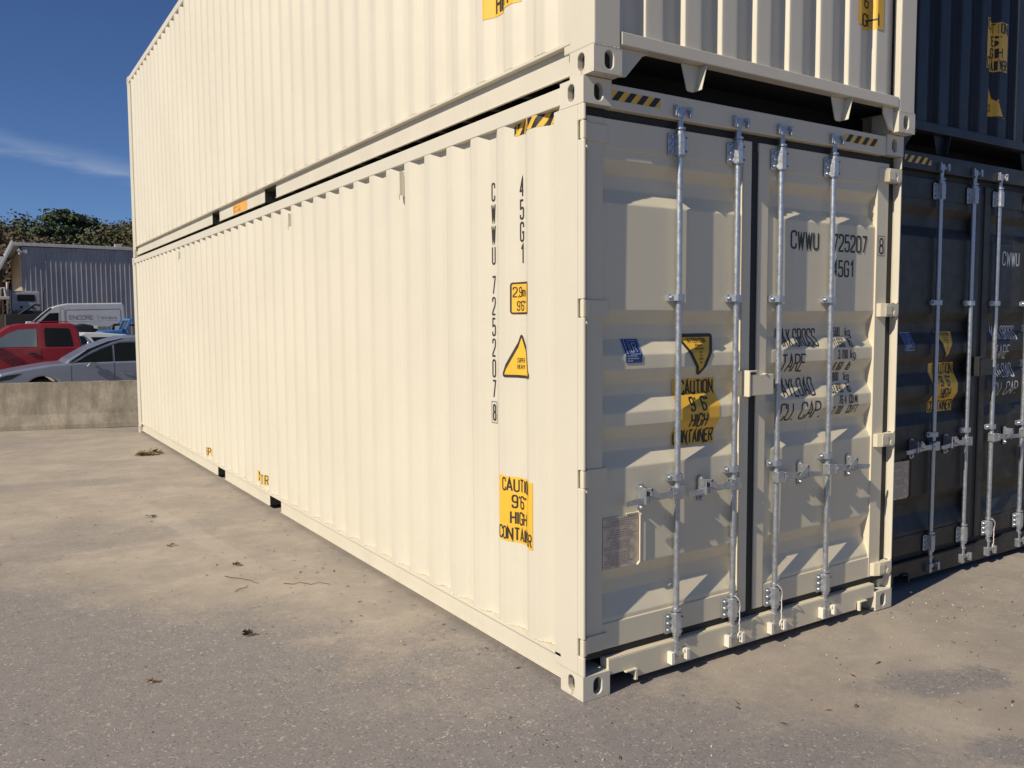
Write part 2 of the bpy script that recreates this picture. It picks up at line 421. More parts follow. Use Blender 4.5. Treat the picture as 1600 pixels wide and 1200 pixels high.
def container_shell(root, P, door_end):
    """everything but the end facing the camera"""
    for fz in (0, 1):
        for fy in (0, 1):
            for fx in (0, 1):
                m = MB(); casting(m, fx, fy, fz); o = m.build('corner_casting', [P, DARKW], root, .004, 2)
    # bottom side rails, one per side
    for fx in (0, 1):
        def bx(m, x0, x1, *a): m.box(W-x1 if fx else x0, W-x0 if fx else x1, *a)
        m = MB(); ys = [.178] + [q for p in POCK for q in p] + [LEN-.178]
        bx(m, .0, .075, .178, LEN-.178, .160, .176)
        for a, b in zip(ys[::2], ys[1::2]):
            bx(m, .038, .044, a, b, .038, .160); bx(m, .030, .044, a, b, .032, .0378)
        m.build('bottom_side_rail', P, root, .0015, 1)
        m = MB(); bx(m, .0, .06, .178, LEN-.178, 2.799, 2.880); m.build('top_side_rail', P, root, .004, 2)
    # forklift pockets: two steel tunnels through the floor frame
    for a, b in POCK:
        m = MB(); m.box(.046, W-.046, a-.004, a, .035, .158); m.box(.046, W-.046, b, b+.004, .035, .158); m.box(.046, W-.046, a+.0005, b-.0005, .140, .144)
        m.build('forklift_pocket', CHAR if P is not CHAR else P, root)
    # corrugated sides
    bp = [Y0C + PITCH*k + d for k in range(44) for d in (0, .068, .138, .206)]
    ys = bends([b for b in bp if .15 < b < LEN-.2], .15, LEN-.15, .007)
    zs = [.176 + (2.799-.176)*k/16 for k in range(17)]
    for fx in (0, 1):
        m = MB()
        grid_mesh(m, ys, zs, lambda y, z: ((W-(smoothf(xprof, y, .005)+dent(y, z))) if fx else smoothf(xprof, y, .005)+dent(y, z), y, z))
        m.build('side_panel', P, root, recalc=False)
    # ragged weld bead where the near side sheet meets the bottom rail
    m = MB(); pts = []; rr = []; y = .24; rnd = random.Random(4)
    while y < LEN-.2:
        pts.append((max(.0035, xprof(y)-.001), y, .178+rnd.uniform(0, .004))); rr.append(rnd.uniform(.002, .0045)); y += .017
    m.tube(pts, rr, 6); m.build('weld_seam', WELD if P is CREAM else P, root, recalc=False)
    m = MB(); m.box(.062, W-.062, .07, LEN-.07, 2.862, 2.876); m.build('roof_panel', P, root)
    m = MB(); m.box(.080, W-.080, .11, LEN-.07, .146, .172); m.build('floor', UNDER, root)
    m = MB(); y = .32
    while y < LEN-.2:
        if not any(a-.08 < y < b+.08 for a, b in POCK): m.box(.046, W-.046, y, y+.045, .035, .1455)
        y += .305
    m.build('cross_members', UNDER, root)
    # far end: corrugated wall, posts and beams
    m = MB(); xs = bends([E0+EP*k+d for k in range(-2, 9) for d in (0, .11, .128, .232)], .14, W-.14, .003)
    grid_mesh(m, xs, [.17, 1.5, 2.79], lambda x, z: (x, LEN-smoothf(eprof, x, .002), z)); m.build('end_panel', P, root, recalc=False)
    m = MB(); m.box(.1625, W-.1625, LEN-.09, LEN-.01, .05, .172); m.build('bottom_end_beam', P, root)
    m = MB(); m.box(.1625, W-.1625, LEN-.09, LEN-.01, 2.785, 2.88); m.build('top_end_beam', P, root)
    for fx in (0, 1):
        m = MB(); poly = [(.002, LEN-.003), (.155, LEN-.003), (.155, LEN-.05), (.02, LEN-.05), (.02, LEN-.229), (.002, LEN-.229)]
        if fx: poly = [(W-x, y) for x, y in poly]
        m.prism(poly, 'z', .118, H-.118); m.build('corner_post', P, root, .006, 2)

def hazard(mb, S, u0, u1, v0, v1, off, n, dirn=1):
    patch(mb, S, [(u0, v0), (u1, v0), (u1, v1), (u0, v1)], off, 0, .02)
    k = (u1-u0)/n; sl = (v1-v0)*.9
    for i in range(-1, n+1):
        a = u0 + i*k
        q = [(a, v0), (a+k*.5, v0), (a+k*.5+sl*dirn, v1), (a+sl*dirn, v1)]
        # clip to the strip
        bm = bmesh.new(); bm.faces.new([bm.verts.new((x, y, 0)) for x, y in q])
        for co, no in ((u0, -1), (u1, 1)):
            bmesh.ops.bisect_plane(bm, geom=bm.verts[:]+bm.edges[:]+bm.faces[:], plane_co=(co, 0, 0), plane_no=(no, 0, 0), clear_outer=True)
        if bm.faces:
            patch(mb, S, [(v.co.x, v.co.y) for v in bm.faces[:][0].verts], off+.0008, 1, .02)
        bm.free()

def caution(mb, S, u0, u1, v0, v1, off, lines, udir=1, h=.06, wx=.95, step=.008, shift=(0, 0, 0, 0)):
    """yellow height-warning sheet with its lines of lettering; u0 is the reading-left edge"""
    a, b = min(u0, u1), max(u0, u1)
    patch(mb, S, [(a, v0), (b, v0), (b, v1), (a, v1)], off, 0, step)
    n = len(lines); lh = (v1-v0)/n
    for i, s in enumerate(lines):
        w = text_len(s, h, wx, .19)
        k = min(1, (b-a)*.92/w) if w > 0 else 1
        w *= k; c = (u0+u1)/2 + shift[i]
        text(mb, s, S, c-udir*w/2, v1-(i+1)*lh+(lh-h)/2, h, off+.0012, 1, .155, wx*k, (.19)*k, udir=udir, step=step)

def door_fittings(door, side, xs, z_mul=1):
    """side -1 = left door, +1 = right door"""
    for i, x in enumerate(xs):
        m = MB(); m.tube([(x, .019, .105), (x, .019, 2.81)], .0155, 16)
        m.tube([(x, .016, .195), (x, .016, .315)], .0225, 16); m.tube([(x, .016, 2.60), (x, .016, 2.72)], .0225, 16)
        m.tube([(x, .016, .322), (x, .016, .334)], .0245, 16); m.tube([(x, .016, 2.728), (x, .016, 2.738)], .0245, 16)
        m.tube([(x, .016, .155), (x, .016, .165)], .0195, 14)
        m.build('locking_rod', GALV, door)
        for zc, d in ((.098, 1), (2.812, -1)):       # cam: forked hook at each end
            m = MB(); m.tube([(x, .016, zc-.012*1), (x, .016, zc+.018)], .021, 14)
            m.prism([(x-.042, zc-.016), (x-.028, zc-.020), (x-.012, zc-.006), (x+.012, zc-.006), (x+.030, zc-.016), (x+.036, zc), (x+.014, zc+.012), (x-.014, zc+.012), (x-.040, zc+.006)], 'y', .002, .024)
            m.build('rod_cam', GALV, door, .002, 1)
        # long bearing brackets at top and bottom
        for z0, z1 in ((.205, .315), (2.60, 2.71)):
            m = MB(); p = roundpoly([(x-.068, z0), (x+.004, z0), (x+.004, z1), (x-.068, z1)], .012)
            m.prism(p, 'y', .028, .034)
            m.prism([(x-.03, .030), (x-.022, -.004), (x, -.012), (x+.022, -.004), (x+.024, .034), (x+.018, .034), (x+.0235, .016), (x, -.0076), (x-.0235, .016), (x-.024, .034)], 'z', z0+.004, z1-.004)
            for dz in (.02, (z1-z0)/2, (z1-z0)-.02):
                m.tube([(x-.048, .0285, z0+dz), (x-.048, .018, z0+dz)], [.010, .007], 8)
            for dz in (.022, (z1-z0)-.022): m.tube([(x+.018, -.0065, z0+dz), (x+.0195, -.0095, z0+dz)], .0045, 8, 1)
            m.build('rod_bracket', [GALV, RUBBER], door, .0015, 1)
        for zc in (1.911, 1.012):
            m = MB(); m.box(x-.062, x-.021, .024, .0315, zc-.020, zc+.020)
            m.prism([(x-.050, .024), (x-.024, -.003), (x, -.008), (x+.021, -.003), (x+.025, .034), (x+.020, .034), (x+.018, .004), (x, -.0035), (x-.02, .003), (x-.044, .0245)], 'z', zc-.017, zc+.017)
            m.tube([(x-.049, .0245, zc), (x-.049, .012, zc)], [.011, .008], 8); m.box(x-.06, x+.02, .0316, .046, zc-.016, zc+.016)
            m.build('rod_guide', GALV, door, .0015, 1)
        # handle: hub on the rod, flat lever, grip
        s = side; zh = .935
        m = MB(); m.box(x-.026, x+.026, -.016, .030, zh-.032, zh+.030)
        m.box(min(x+s*.027, x+s*.062), max(x+s*.027, x+s*.062), -.020, -.015, zh-.028, zh+.026); m.box(min(x+s*.027, x+s*.062), max(x+s*.027, x+s*.062), .006, .011, zh-.028, zh+.026)
        m.tube([(x+s*.045, -.024, zh), (x+s*.045, .014, zh)], .007, 8)
        m.prism([(x+s*.035, zh-.016), (x+s*.20, zh-.022), (x+s*.355, zh-.030), (x+s*.362, zh-.004), (x+s*.20, zh+.010), (x+s*.035, zh+.020)], 'y', -.0145, -.0035)
        m.build('door_handle', GALV, door, .0025, 2)
        xr = x+s*.225
        m = MB(); p = roundpoly([(xr-.022, zh-.075), (xr+.022, zh-.075), (xr+.022, zh+.062), (xr-.022, zh+.062)], .018)
        m.prism(p, 'y', .036, .044)
        m.box(xr-.024, xr-.019, -.026, .036, zh-.030, zh+.052); m.box(xr+.010, xr+.015, -.018, .036, zh-.026, zh+.035)
        m.box(xr-.0188, xr+.0098, .0, .006, zh-.029, zh-.0225)
        m.prism([(xr-s*.004, zh+.048), (xr-s*.018, zh+.052), (xr-s*.085, zh-.004), (xr-s*.075, zh-.014), (xr-s*.006, zh+.010)], 'y', -.030, -.022)
        m.tube([(xr-s*.012, -.030, zh+.040), (xr-s*.012, .0, zh+.040)], .006, 8)
        m.tube([(xr, .035, zh-.056), (xr, .024, zh-.056)], [.012, .009], 10); m.tube([(xr, .0355, zh+.045), (xr, .024, zh+.045)], [.011, .008], 10)
        m.build('handle_retainer', GALV, door, .0015, 1)

def door_end(root, P, PD, inkmat, lump, variant):
    # slim door posts with hinge notches
    for fx in (0, 1):
        def mx(poly): return [(W-x, y) for x, y in poly] if fx else poly
        m = MB()
        m.prism(mx([(.0, .046), (.016, .046), (.016, .060), (.058, .060), (.058, .115), (.02, .115), (.02, .229), (.0, .229)]), 'z', .1185, H-.1185)
        zs = [.1185] + [q for h in sorted(HINGES) for q in (h-.043, h+.043)] + [H-.1185]
        for a, b in zip(zs[::2], zs[1::2]):
            m.prism(mx([(.0, .006), (.006, .0), (.016, .0), (.016, .0455), (.0, .0455)]), 'z', a, b)
        m.build('corner_post', P, root, .005, 2)
    m = MB(); m.box(.1625, W-.1625, .008, .060, 2.774, 2.884); m.build('door_header', PD, root, .004, 2)
    m = MB()                                         # sill with its two lashing notches
    poly = [(.1625, .165), (.1625, .088), (.318, .088), (.335, .080), (.340, .040), (W-.340, .040), (W-.335, .080), (W-.318, .088), (W-.1625, .088), (W-.1625, .165)]
    m.prism(poly, 'y', .012, .075); m.box(.1625, W-.1625, .014, .11, .1655, .170)
    m.build('door_sill', PD, root, .003, 2)
    for xe, s in ((.318, 1), (W-.318, -1)):
        m = MB(); a, b = sorted((xe, xe+s*.016)); m.box(a, b, -.008, .0115, .034, .092); a, b = sorted((xe-s*.06, xe-s*.0005)); m.box(a, b, -.008, .0115, .084, .092)
        m.build('notch_trim', PD, root, .003, 2)
    # keepers for the rod cams
    for x in RODX:
        for zc in (.098, 2.812):
            m = MB(); e_ = .008 if zc < 1 else 0; m.box(x-.058-e_, x-.044, -.014-e_, .0115 if zc < 1 else .0075, zc-.028-e_, zc+.026); m.box(x+.040, x+.054+e_, -.012-e_, .0115 if zc < 1 else .0075, zc-.024-e_, zc+.024)
            m.box(x-.0435, x-.022, -.016, -.006, zc-.032, zc-.016); m.box(x+.028, x+.0395, -.012, -.003, zc+.008, zc+.022)
            f_ = .012 if zc < 1 else .008
            m.box(x-.056, x+.052, f_-.004, f_-.0004, zc-.009, zc+.009)
            m.build('cam_keeper', lump if zc < 1 else GALV, root, .004, 2)
    # rubber seals
    m = MB(); m.box(.017, W-.017, .050, .0595, 2.690, 2.7735); m.box(.017, W-.017, .050, .0595, .1705, .212)
    m.box(.0165, .046, .050, .0595, .2125, 2.6895); m.box(W-.082, W-.0165, .050, .0595, .2125, 2.6895)
    m.box(1.120, 1.235, .046, .056, .2125, 2.6895); m.build('door_gasket', RUBBER, root, .002, 1)
    for side, x0, x1, px0, px1, xs in ((-1, .047, 1.150, .145, 1.085, RODX[:2]), (1, 1.206, W-.078, 1.285, W-.190, RODX[2:])):
        m = MB(); y0, y1 = .038, .098
        m.box(x0, px0, y0, y1, .207, 2.735); m.box(px1, x1, y0, y1, .207, 2.735)
        m.box(px0+.0003, px1-.0003, y0+.002, y1-.002, 2.60, 2.7345); m.box(px0+.0003, px1-.0003, y0+.002, y1-.002, .2075, .335)
        d = m.build('door', PD, root, .004, 2)
        m = MB(); zz = bends([r[0] for r in ROWS[1:-1]], .33, 2.605, .006)
        grid_mesh(m, [px0 + (px1-px0)*k/14 for k in range(15)], zz, lambda x, z: (x, smoothf(yprof, z, .0035)+ddent(x, z), z))
        m.build('door_panel', PD, d, recalc=False)
        for hz in HINGES:
            m = MB()
            q = lambda x: (W-x if side > 0 else x)
            if side < 0:
                m.prism([(.003, .004), (.016, .002), (.030, .012), (.060, .029), (.165, .031), (.175, .0375), (.048, .0375), (.024, .045), (.018, .030), (.003, .030)], 'z', hz-.040, hz+.040)
                m.tube([(.009, .015, hz-.052), (.009, .015, hz+.052)], .0075, 10); m.build('hinge', PD, d, .003, 2); continue
            m.prism([(q(.003), .002), (q(.120), .002), (q(.160), .018), (q(.175), .0375), (q(.062), .0375), (q(.062), .0590), (q(.022), .0590), (q(.018), .030), (q(.003), .030)], 'z', hz-.040, hz+.040)
            m.tube([(q(.040), -.003, hz-.022), (q(.040), .0015, hz-.022)], .017, 12); m.prism([(q(.135)-.0, hz-.028), (q(.075), hz-.028), (q(.075), hz+.028), (q(.135), hz+.028)] if side < 0 else [(q(.075), hz-.028), (q(.135), hz-.028), (q(.135), hz+.028), (q(.075), hz+.028)], 'y', -.002, .0015)
            m.tube([(q(.010), .016, hz-.052), (q(.010), .016, hz+.052)], .0075, 10)
            m.build('hinge', PD, d, .004, 2)
        door_fittings(d, side, xs)
        if side < 0:
            m = MB(); m.box(1.088, 1.1, -.020, .037, 1.392, 1.532); m.box(1.1005, 1.150, -.020, -.012, 1.522, 1.532); m.box(1.050, 1.0875, .026, .0375, 1.392, 1.532)
            m.build('lock_box_hook', PD, d, .003, 2)
            # blue class sticker
            m = MB(); S = door_S; a, b, c, e = .290, .400, 1.590, 1.712
            patch(m, S, [(a, c), (b, c), (b, e), (a, e)], .0018, 2, .008); patch(m, S, [(a+.004, c+.004), (b-.004, c+.004), (b-.004, e-.004), (a+.004, e-.004)], .0032, 0, .008)
            outline(m, S, [(a+.034, c+.046), (b-.010, c+.046), (b-.010, e-.012), (a+.034, e-.012)], .0022, .0046, 1, .006, .006)
            text(m, 'L', S, a+.044, c+.056, .044, .0046, 1, .09, .85, step=.005); text(m, 'R', S, a+.060, c+.056, .044, .0048, 1, .09, 1.0, step=.005)
            for i, wd in enumerate((.066, .078, .044)):
                for k in range(int(wd/.009)): patch(m, S, [(a+.012+k*.009, c+.034-i*.012), (a+.0185+k*.009, c+.034-i*.012), (a+.0185+k*.009, c+.040-i*.012), (a+.012+k*.009, c+.040-i*.012)], .0046, 1, .02)
            for k in range(8): patch(m, S, [(a+.012, c+.048+k*.0085), (a+.020, c+.048+k*.0085), (a+.020, c+.0535+k*.0085), (a+.012, c+.0535+k*.0085)], .0046, 1, .02)
            m.build('class_sticker', [BLU, BLUL, BLUL], d, recalc=False)
            # attention triangle, point down
            m = MB(); tri = [(.664, 1.726), (.922, 1.726), (.800, 1.508)]
            patch(m, S, roundpoly(tri, .022), .0022, 0, .008)
            outline(m, S, [(.670, 1.721), (.916, 1.721), (.800, 1.516)], .018, .0036, 1, .022, .006)
            w = text_len('ATTENTION', .022, 1, .22); text(m, 'ATTENTION', S, .795-w/2, 1.684, .022, .004, 1, .14, 1, .22, step=.005)
            for i, (s_, hh) in enumerate((('THIS CONTAINER', .009), ('MUST BE HANDLED', .009), ('ONLY', .009), ('WITH', .009), ('CAUTION', .009), ('CODE', .008))):
                k = .62; w = text_len(s_, hh, k, .16); text(m, s_, S, .798-w/2, 1.666-i*.0175, hh, .004, 1, .14, k, .16, step=.005)
            m.build('attention_sticker', [YEL, INK], d, recalc=False)
            m = MB(); caution(m, S, .632, .938, 1.155, 1.497, .0022, ['CAUTION', '9\' 6"', 'HIGH', 'CONTAINER'], 1, .066, .78, shift=(.020, .012, .008, .0))
            m.build('caution_sticker', [YEL, INK], d, recalc=False)
            # safety approval plate with its welded frame bar
            m = MB(); S2 = flat_S(.0402); m.box(.150, .372, .0402, .0440, .598, .850, 0)
            rnd = random.Random(7)
            for i in range(21):
                v = .838-i*.0112
                if i in (4, 9, 14): patch(m, S2, [(.155, v+.002), (.366, v+.002), (.366, v+.0035), (.155, v+.0035)], .0006, 1, .5); continue
                a = .160 + rnd.choice((0, 0, .02, .035)); e = .362-rnd.choice((0, .02, .05, .03))
                while a < e-.01:
                    wd = rnd.uniform(.006, .02); patch(m, S2, [(a, v), (a+wd, v), (a+wd, v+.006), (a, v+.006)], .0006, 1, .5); a += wd+.004
            for x_, z_ in ((.158, .606), (.364, .606), (.158, .842), (.364, .842)): m.tube([(x_, .0439, z_), (x_, .040, z_)], [.006, .004], 8)
            m.build('approval_plate', [PLATE, PLATED], d)
            m = MB(); m.tube([(.372, .040, .600), (.379, .034, .612), (.379, .034, .845)], [.004, .005, .005], 8); m.tube([(.295, .040, .858), (.372, .038, .858)], .004, 8); m.tube([(.368, .040, .860), (.384, .034, .846)], .007, 8)
            m.tube([(.366, .040, .594), (.380, .036, .610)], .0065, 8)
            m.build('plate_frame', PD, d)
        else:
            m = MB(); m.prism(roundpoly([(1.112, 1.397), (1.284, 1.397), (1.284, 1.508), (1.112, 1.508)], .008), 'y', -.016, .0); m.box(1.215, 1.276, .0005, .0375, 1.40, 1.505)
            m.tube([(1.222, -.008, 1.508), (1.222, -.008, 1.513)], .014, 10); m.build('lock_box', PD, d, .003, 2)
            m = MB(); S = door_S; o = .0022
            text(m, 'CWWU', S, 1.484, 2.196, .092, o, 0, .125, .86, .20, step=.008)
            m.build('owner_code', inkmat, d, recalc=False); m = MB()
            text(m, '725207', S, 1.853, 2.196, .092, o, 0, .125, .82, .18, step=.008)
            m.build('serial_number', inkmat, d, recalc=False); m = MB()
            text(m, '8', flat_S(.038), 2.280, 2.196, .088, .0006, 0, .125, .78, step=.02)
            outline(m, flat_S(.038), [(2.265, 2.182), (2.330, 2.182), (2.330, 2.300), (2.265, 2.300)], .003, .0008, 0, .001, .05)
            m.build('check_digit', inkmat, d, recalc=False); m = MB()
            text(m, '45G1', S, 1.853, 2.050, .088, o, 0, .125, .82, .20, step=.008)
            m.build('size_code', inkmat, d, recalc=False)
            m = MB()
            for s_, u, v, wx in (('MAX.GROSS', 1.415, 1.650, .55), ('TARE', 1.430, 1.507, .80), ('PAYLOAD', 1.412, 1.368, .70), ('CU. CAP.', 1.425, 1.232, .92)):
                text(m, s_, S, u, v, .096, o, 0, .092, wx, .145, step=.006)
            m.build('weight_heading', inkmat, d, recalc=False); m = MB()
            for s_, u2, v, un in (('32.500', 1.975, 1.703, 'kg'), ('71.650', 1.985, 1.640, 'lb'), ('3.700', 2.000, 1.570, 'kg'), ('8.160', 1.980, 1.500, 'lb'),
                                  ('28.800', 1.975, 1.437, 'kg'), ('63.490', 1.985, 1.370, 'lb'), ('76.4', 2.000, 1.302, 'CU.M.'), ('2.700', 1.975, 1.240, 'CU.FT.')):
                w = text_len(s_, .048, .52, .17); text(m, s_, S, u2-w+.004, v, .048, o, 0, .11, .52, .17, step=.006)
                text(m, un, S, 2.035 if un[0] != 'C' else 2.035, v, .048, o, 0, .13, .85 if un[0] != 'C' else .62, .2 if un[0] != 'C' else .14, step=.006)
            m.build('weight_value', inkmat, d, recalc=False)
    for a, b in ((.168, .470), (1.885, 2.190)):
        m = MB(); hazard(m, flat_S(.008), a, b, 2.811, 2.856, .0008, 4, 1); m.build('hazard_tape', [YEL, INK], root, recalc=False)

def blind_end(root, P, sticker, seed):
    for fx in (0, 1):
        m = MB(); poly = [(.003, .003), (.157, .003), (.157, .05), (.02, .05), (.02, .229), (.003, .229)]
        if fx: poly = [(W-x, y) for x, y in poly]
        m.prism(poly, 'z', .1185, H-.1185); m.build('corner_post', P, root, .008, 3)
        m = MB(); x = .002 if not fx else W-.002
        m.tube([(.004+k*.0068 if not fx else W-.004-k*.0068, .002+.0015*math.sin(k*1.9+seed), .1195) for k in range(23)], [.0022+.0012*abs(math.sin(k*2.3)) for k in range(23)], 6)
        m.build('weld_seam', WELD if P is CREAM else P, root, recalc=False)
    m = MB(); xs = bends([E0+EP*k+d for k in range(-1, 9) for d in (0, .11, .128, .232)], .15, W-.15, .0035)
    grid_mesh(m, xs, [.190+2.606*k/14 for k in range(15)], lambda x, z: (x, smoothf(eprof, x, .002)+.002*noise.noise(Vector((x*2, 1, z*1.5))), z))
    m.build('end_panel', P, root, recalc=False)
    m = MB(); m.prism([(.163, .138), (W-.163, .138), (W-.163, .198), (.163, .198)], 'y', .002, .070)
    m.build('bottom_end_beam', P, root, .004, 2)
    m = MB(); rnd = random.Random(seed)
    for k in range(-1, 9):
        a = E0+EP*k
        pts = [(a+.110*q/7, .0185+rnd.uniform(-.001, .001), .1995) for q in range(8)]
        if .17 < a and a+.11 < W-.17: m.tube(pts, [rnd.uniform(.002, .0045) for _ in pts], 6)
    m.build('beam_weld', WELD if P is CREAM else P, root, recalc=False)
    # gusset plates hanging under the beam: one at each corner, two stubs between
    for poly in ([(.1625, .1375), (.365, .1375), (.315, .120), (.215, .012), (.1625, .004)], [(W-.1625, .1375), (W-.265, .1375), (W-.262, .100), (W-.205, .014), (W-.1625, .004)]):
        m = MB(); m.prism(poly, 'y', .035, .045); m.build('corner_gusset', P, root, .002, 1)
    for cx in (.645, 1.785):
        m = MB()
        m.prism([(cx-.066, .1375), (cx-.028, .016), (cx-.018, .010), (cx+.018, .010), (cx+.028, .016), (cx+.066, .1375)], 'y', .052, .060)
        m.prism([(cx+.024, .012), (cx+.030, .014), (cx+.066, .1375), (cx+.058, .1375)], 'y', .008, .0518)
        m.build('beam_stub', P, root, .002, 1)
    m = MB(); m.box(.1625, W-.1625, .006, .060, 2.785, 2.884); m.build('top_end_beam', P, root, .004, 2)
    m = MB(); m.box(.163, W-.163, .0705, .11, .145, .172); m.build('floor_edge', UNDER, root)
    m = MB(); S = end_S; ink = 1
    u0, u1, v0, v1, lines = sticker
    caution(m, S, u0, u1, v0, v1, .0022, lines, 1, .066, .95, .006)
    m.build('caution_sticker', [YEL, INK], root, recalc=False)

def side_marks_lower(root):
    S = side_S; o = .0022
    m = MB(); text(m, 'CWWU 725207', S, .838, 2.446, .090, o, 0, .11, .60, vertical=True, udir=-1, step=.008, vpitch=1.25)
    m.build('side_number', INKS, root, recalc=False); m = MB()
    text(m, '8', S, .838, 1.262, .082, o, 0, .13, .55, vertical=True, udir=-1, step=.008)
    outline(m, S, [(.812, 1.246), (.866, 1.246), (.866, 1.362), (.812, 1.362)], .003, o, 0, .001, .02)
    m.build('side_check_digit', INKS, root, recalc=False); m = MB()
    text(m, '45G1', S, .560, 2.434, .092, o, 0, .11, .60, vertical=True, udir=-1, step=.008, vpitch=1.225)
    m.build('side_size_code', INKS, root, recalc=False)
    m = MB(); p = [(.470, 1.835), (.640, 1.835), (.640, 2.000), (.470, 2.000)]
    patch(m, S, roundpoly(p, .014), .0018, 0, .007); outline(m, S, [(.475, 1.840), (.635, 1.840), (.635, 1.995), (.475, 1.995)], .009, .0030, 1, .014, .006)
    text(m, '2,9m', S, .622, 1.925, .048, .0032, 1, .13, .85, .17, udir=-1, step=.006); text(m, '9\'6"', S, .600, 1.855, .046, .0032, 1, .13, .85, .17, udir=-1, step=.006)
    m.build('height_sticker', [YEL, INKS], root, recalc=False)
    m = MB(); tri = [(.440, 1.508), (.700, 1.508), (.566, 1.738)]
    patch(m, S, roundpoly(tri, .02), .0018, 0, .007); outline(m, S, [(.448, 1.513), (.692, 1.513), (.566, 1.731)], .014, .0030, 1, .02, .006)
    text(m, 'SUPER', S, .600, 1.586, .022, .0032, 1, .13, .85, .2, udir=-1, step=.006); text(m, 'HEAVY', S, .600, 1.552, .022, .0032, 1, .13, .85, .2, udir=-1, step=.006)
    m.build('warning_triangle', [YEL, INKS], root, recalc=False)
    m = MB(); caution(m, S, .748, .420, .632, .980, .0022, ['CAUTION', '9\'6"', 'HIGH', 'CONTAINER'], -1, .063, .85)
    m.build('caution_sticker', [YEL, INKS], root, recalc=False)
    m = MB(); hazard(m, S, .2295, .612, 2.742, 2.797, .0018, 5, -1); m.build('hazard_tape', [YEL, INK], root, recalc=False)
    for u, s_ in ((7.40, 'EPION'), (5.34, 'NULTR')):
        m = MB(); text(m, s_, S, u, .225, .085, .0022, 0, .26, .9, .28, udir=-1, step=.01); text(m, s_, S, u-.012, .232, .085, .0030, 1, .12, .9, .28, udir=-1, step=.01)
        m.build('stencil_mark', [YEL, INKS], root, recalc=False)
    for y, z0, z1 in ((1.93, 2.58, 2.76), (4.15, 2.60, 2.74), (8.6, 2.62, 2.74)):      # little folded lashing tabs under the rail
        m = MB(); m.box(-.002, .030, y-.020, y-.014, z0+.03, z1); m.box(.004, .0045, y-.013, y+.008, z0+.03, z1)
        m.prism([(y-.013, z0+.04), (y-.013, z0), (y+.006, z0+.02), (y+.020, z0+.06)], 'x', -.004, .002)
        m.build('lashing_tab', CREAM, root, .001, 1)

g_st = 'shipping containers in the yard'
c1 = tag(empty('shipping_container', (0, 0, 0)), 'cream container on the ground, double doors to the camera, CWWU 725207 on its side', 'shipping container', g_st)
container_shell(c1, CREAM, True); door_end(c1, CREAM, CREAMD, INK, SPLAT, 0); side_marks_lower(c1)
c2 = tag(empty('shipping_container', (.008, -.065, 2.900)), 'cream container stacked on top of the cream one, its ribbed blind end to the camera', 'shipping container', g_st)
container_shell(c2, CREAM, False); blind_end(c2, CREAM, (1.895, 2.130, .555, .865, ['CAUTION', '9\'6"', 'HIGH']), 3)
m = MB(); S = side_S; caution(m, S, .952, .615, .495, .85, .0022, ['CAUTION', '9\'6"', 'HIGH'], -1, .090, .8); m.build('caution_sticker', [YEL, INKS], c2, recalc=False)
m = MB(); S = lambda y, z, off: (.038-off, y, z); patch(m, S, [(5.60, .045), (6.12, .045), (6.12, .138), (5.60, .138)], .0015, 0, .3)
for i, s_ in enumerate(('DO NOT LIFT', 'WHEN LOADED')): text(m, s_, S, 6.09, .096-.038*i, .024, .0025, 1, .14, 1.1, .4, udir=-1, step=.05)
m.build('rail_sticker', [ORG, ORGT], c2, recalc=False)
c3 = tag(empty('shipping_container', (2.560, .170, 0)), 'charcoal container on the ground in the shade right of the cream stack', 'shipping container', g_st)
container_shell(c3, CHAR, True); door_end(c3, CHAR, CHAR, WHT, GALV, 1)
c4 = tag(empty('shipping_container', (2.600, .200, 2.900)), 'dark blue container stacked on the charcoal one with a yellow caution sheet', 'shipping container', g_st)
container_shell(c4, NAVY, False); blind_end(c4, NAVY, (1.140, 1.412, .665, 1.008, ['CAUTION', '9\'6"', 'HIGH', 'CONTAINER']), 5)
m = MB(); S = end_S; patch(m, S, roundpoly([(1.188, .34), (1.40, .34), (1.235, .60)], .015), .0018, 0, .006); outline(m, S, [(1.194, .346), (1.392, .346), (1.237, .592)], .012, .003, 1, .02, .006)
text(m, 'SUPER', S, 1.22, .41, .024, .0032, 1, .13, .85, .2, step=.006); text(m, 'HEAVY', S, 1.22, .38, .024, .0032, 1, .13, .85, .2, step=.006)
m.build('warning_triangle', [YEL, INK], c4, recalc=False)

# cords tied to the bottom rod brackets
def cord(x, y, lab, drop):
    rnd = random.Random(int(x*100)); P = []
    for k in range(9):
        t = k/8; P.append((x-.02+.045*t, y-.004-.012*math.sin(t*math.pi), .335-.065*t**1.3))
    for k in range(1, 15):
        t = k/14; P.append((x+.025+.0015*math.sin(k*1.3), y+.0015*math.cos(k*2.2), .27-drop*t))
    m = MB(); m.tube(P, [.0028 if k < 9 else .0026+.0008*(k % 2) for k in range(len(P))], 7)
    b = P[-1]; m.tube([(b[0]+.011*math.sin(a), b[1], b[2]-.014-.014*-math.cos(a)) for a in [2*math.pi*k/12 for k in range(13)]], .003, 6, caps=False)
    o = m.build('cord', CORD, None, recalc=False); tag(o, lab, 'cord', 'cords hanging on the door rods')
cord(1.022, -.012, 'frayed white cord on the second door rod from the left of the cream container', .150)
cord(1.360, -.012, 'frayed white cord on the third door rod from the left of the cream container', .155)
cord(3.920, .158, 'white cord hanging on a door rod of the charcoal container', .130)

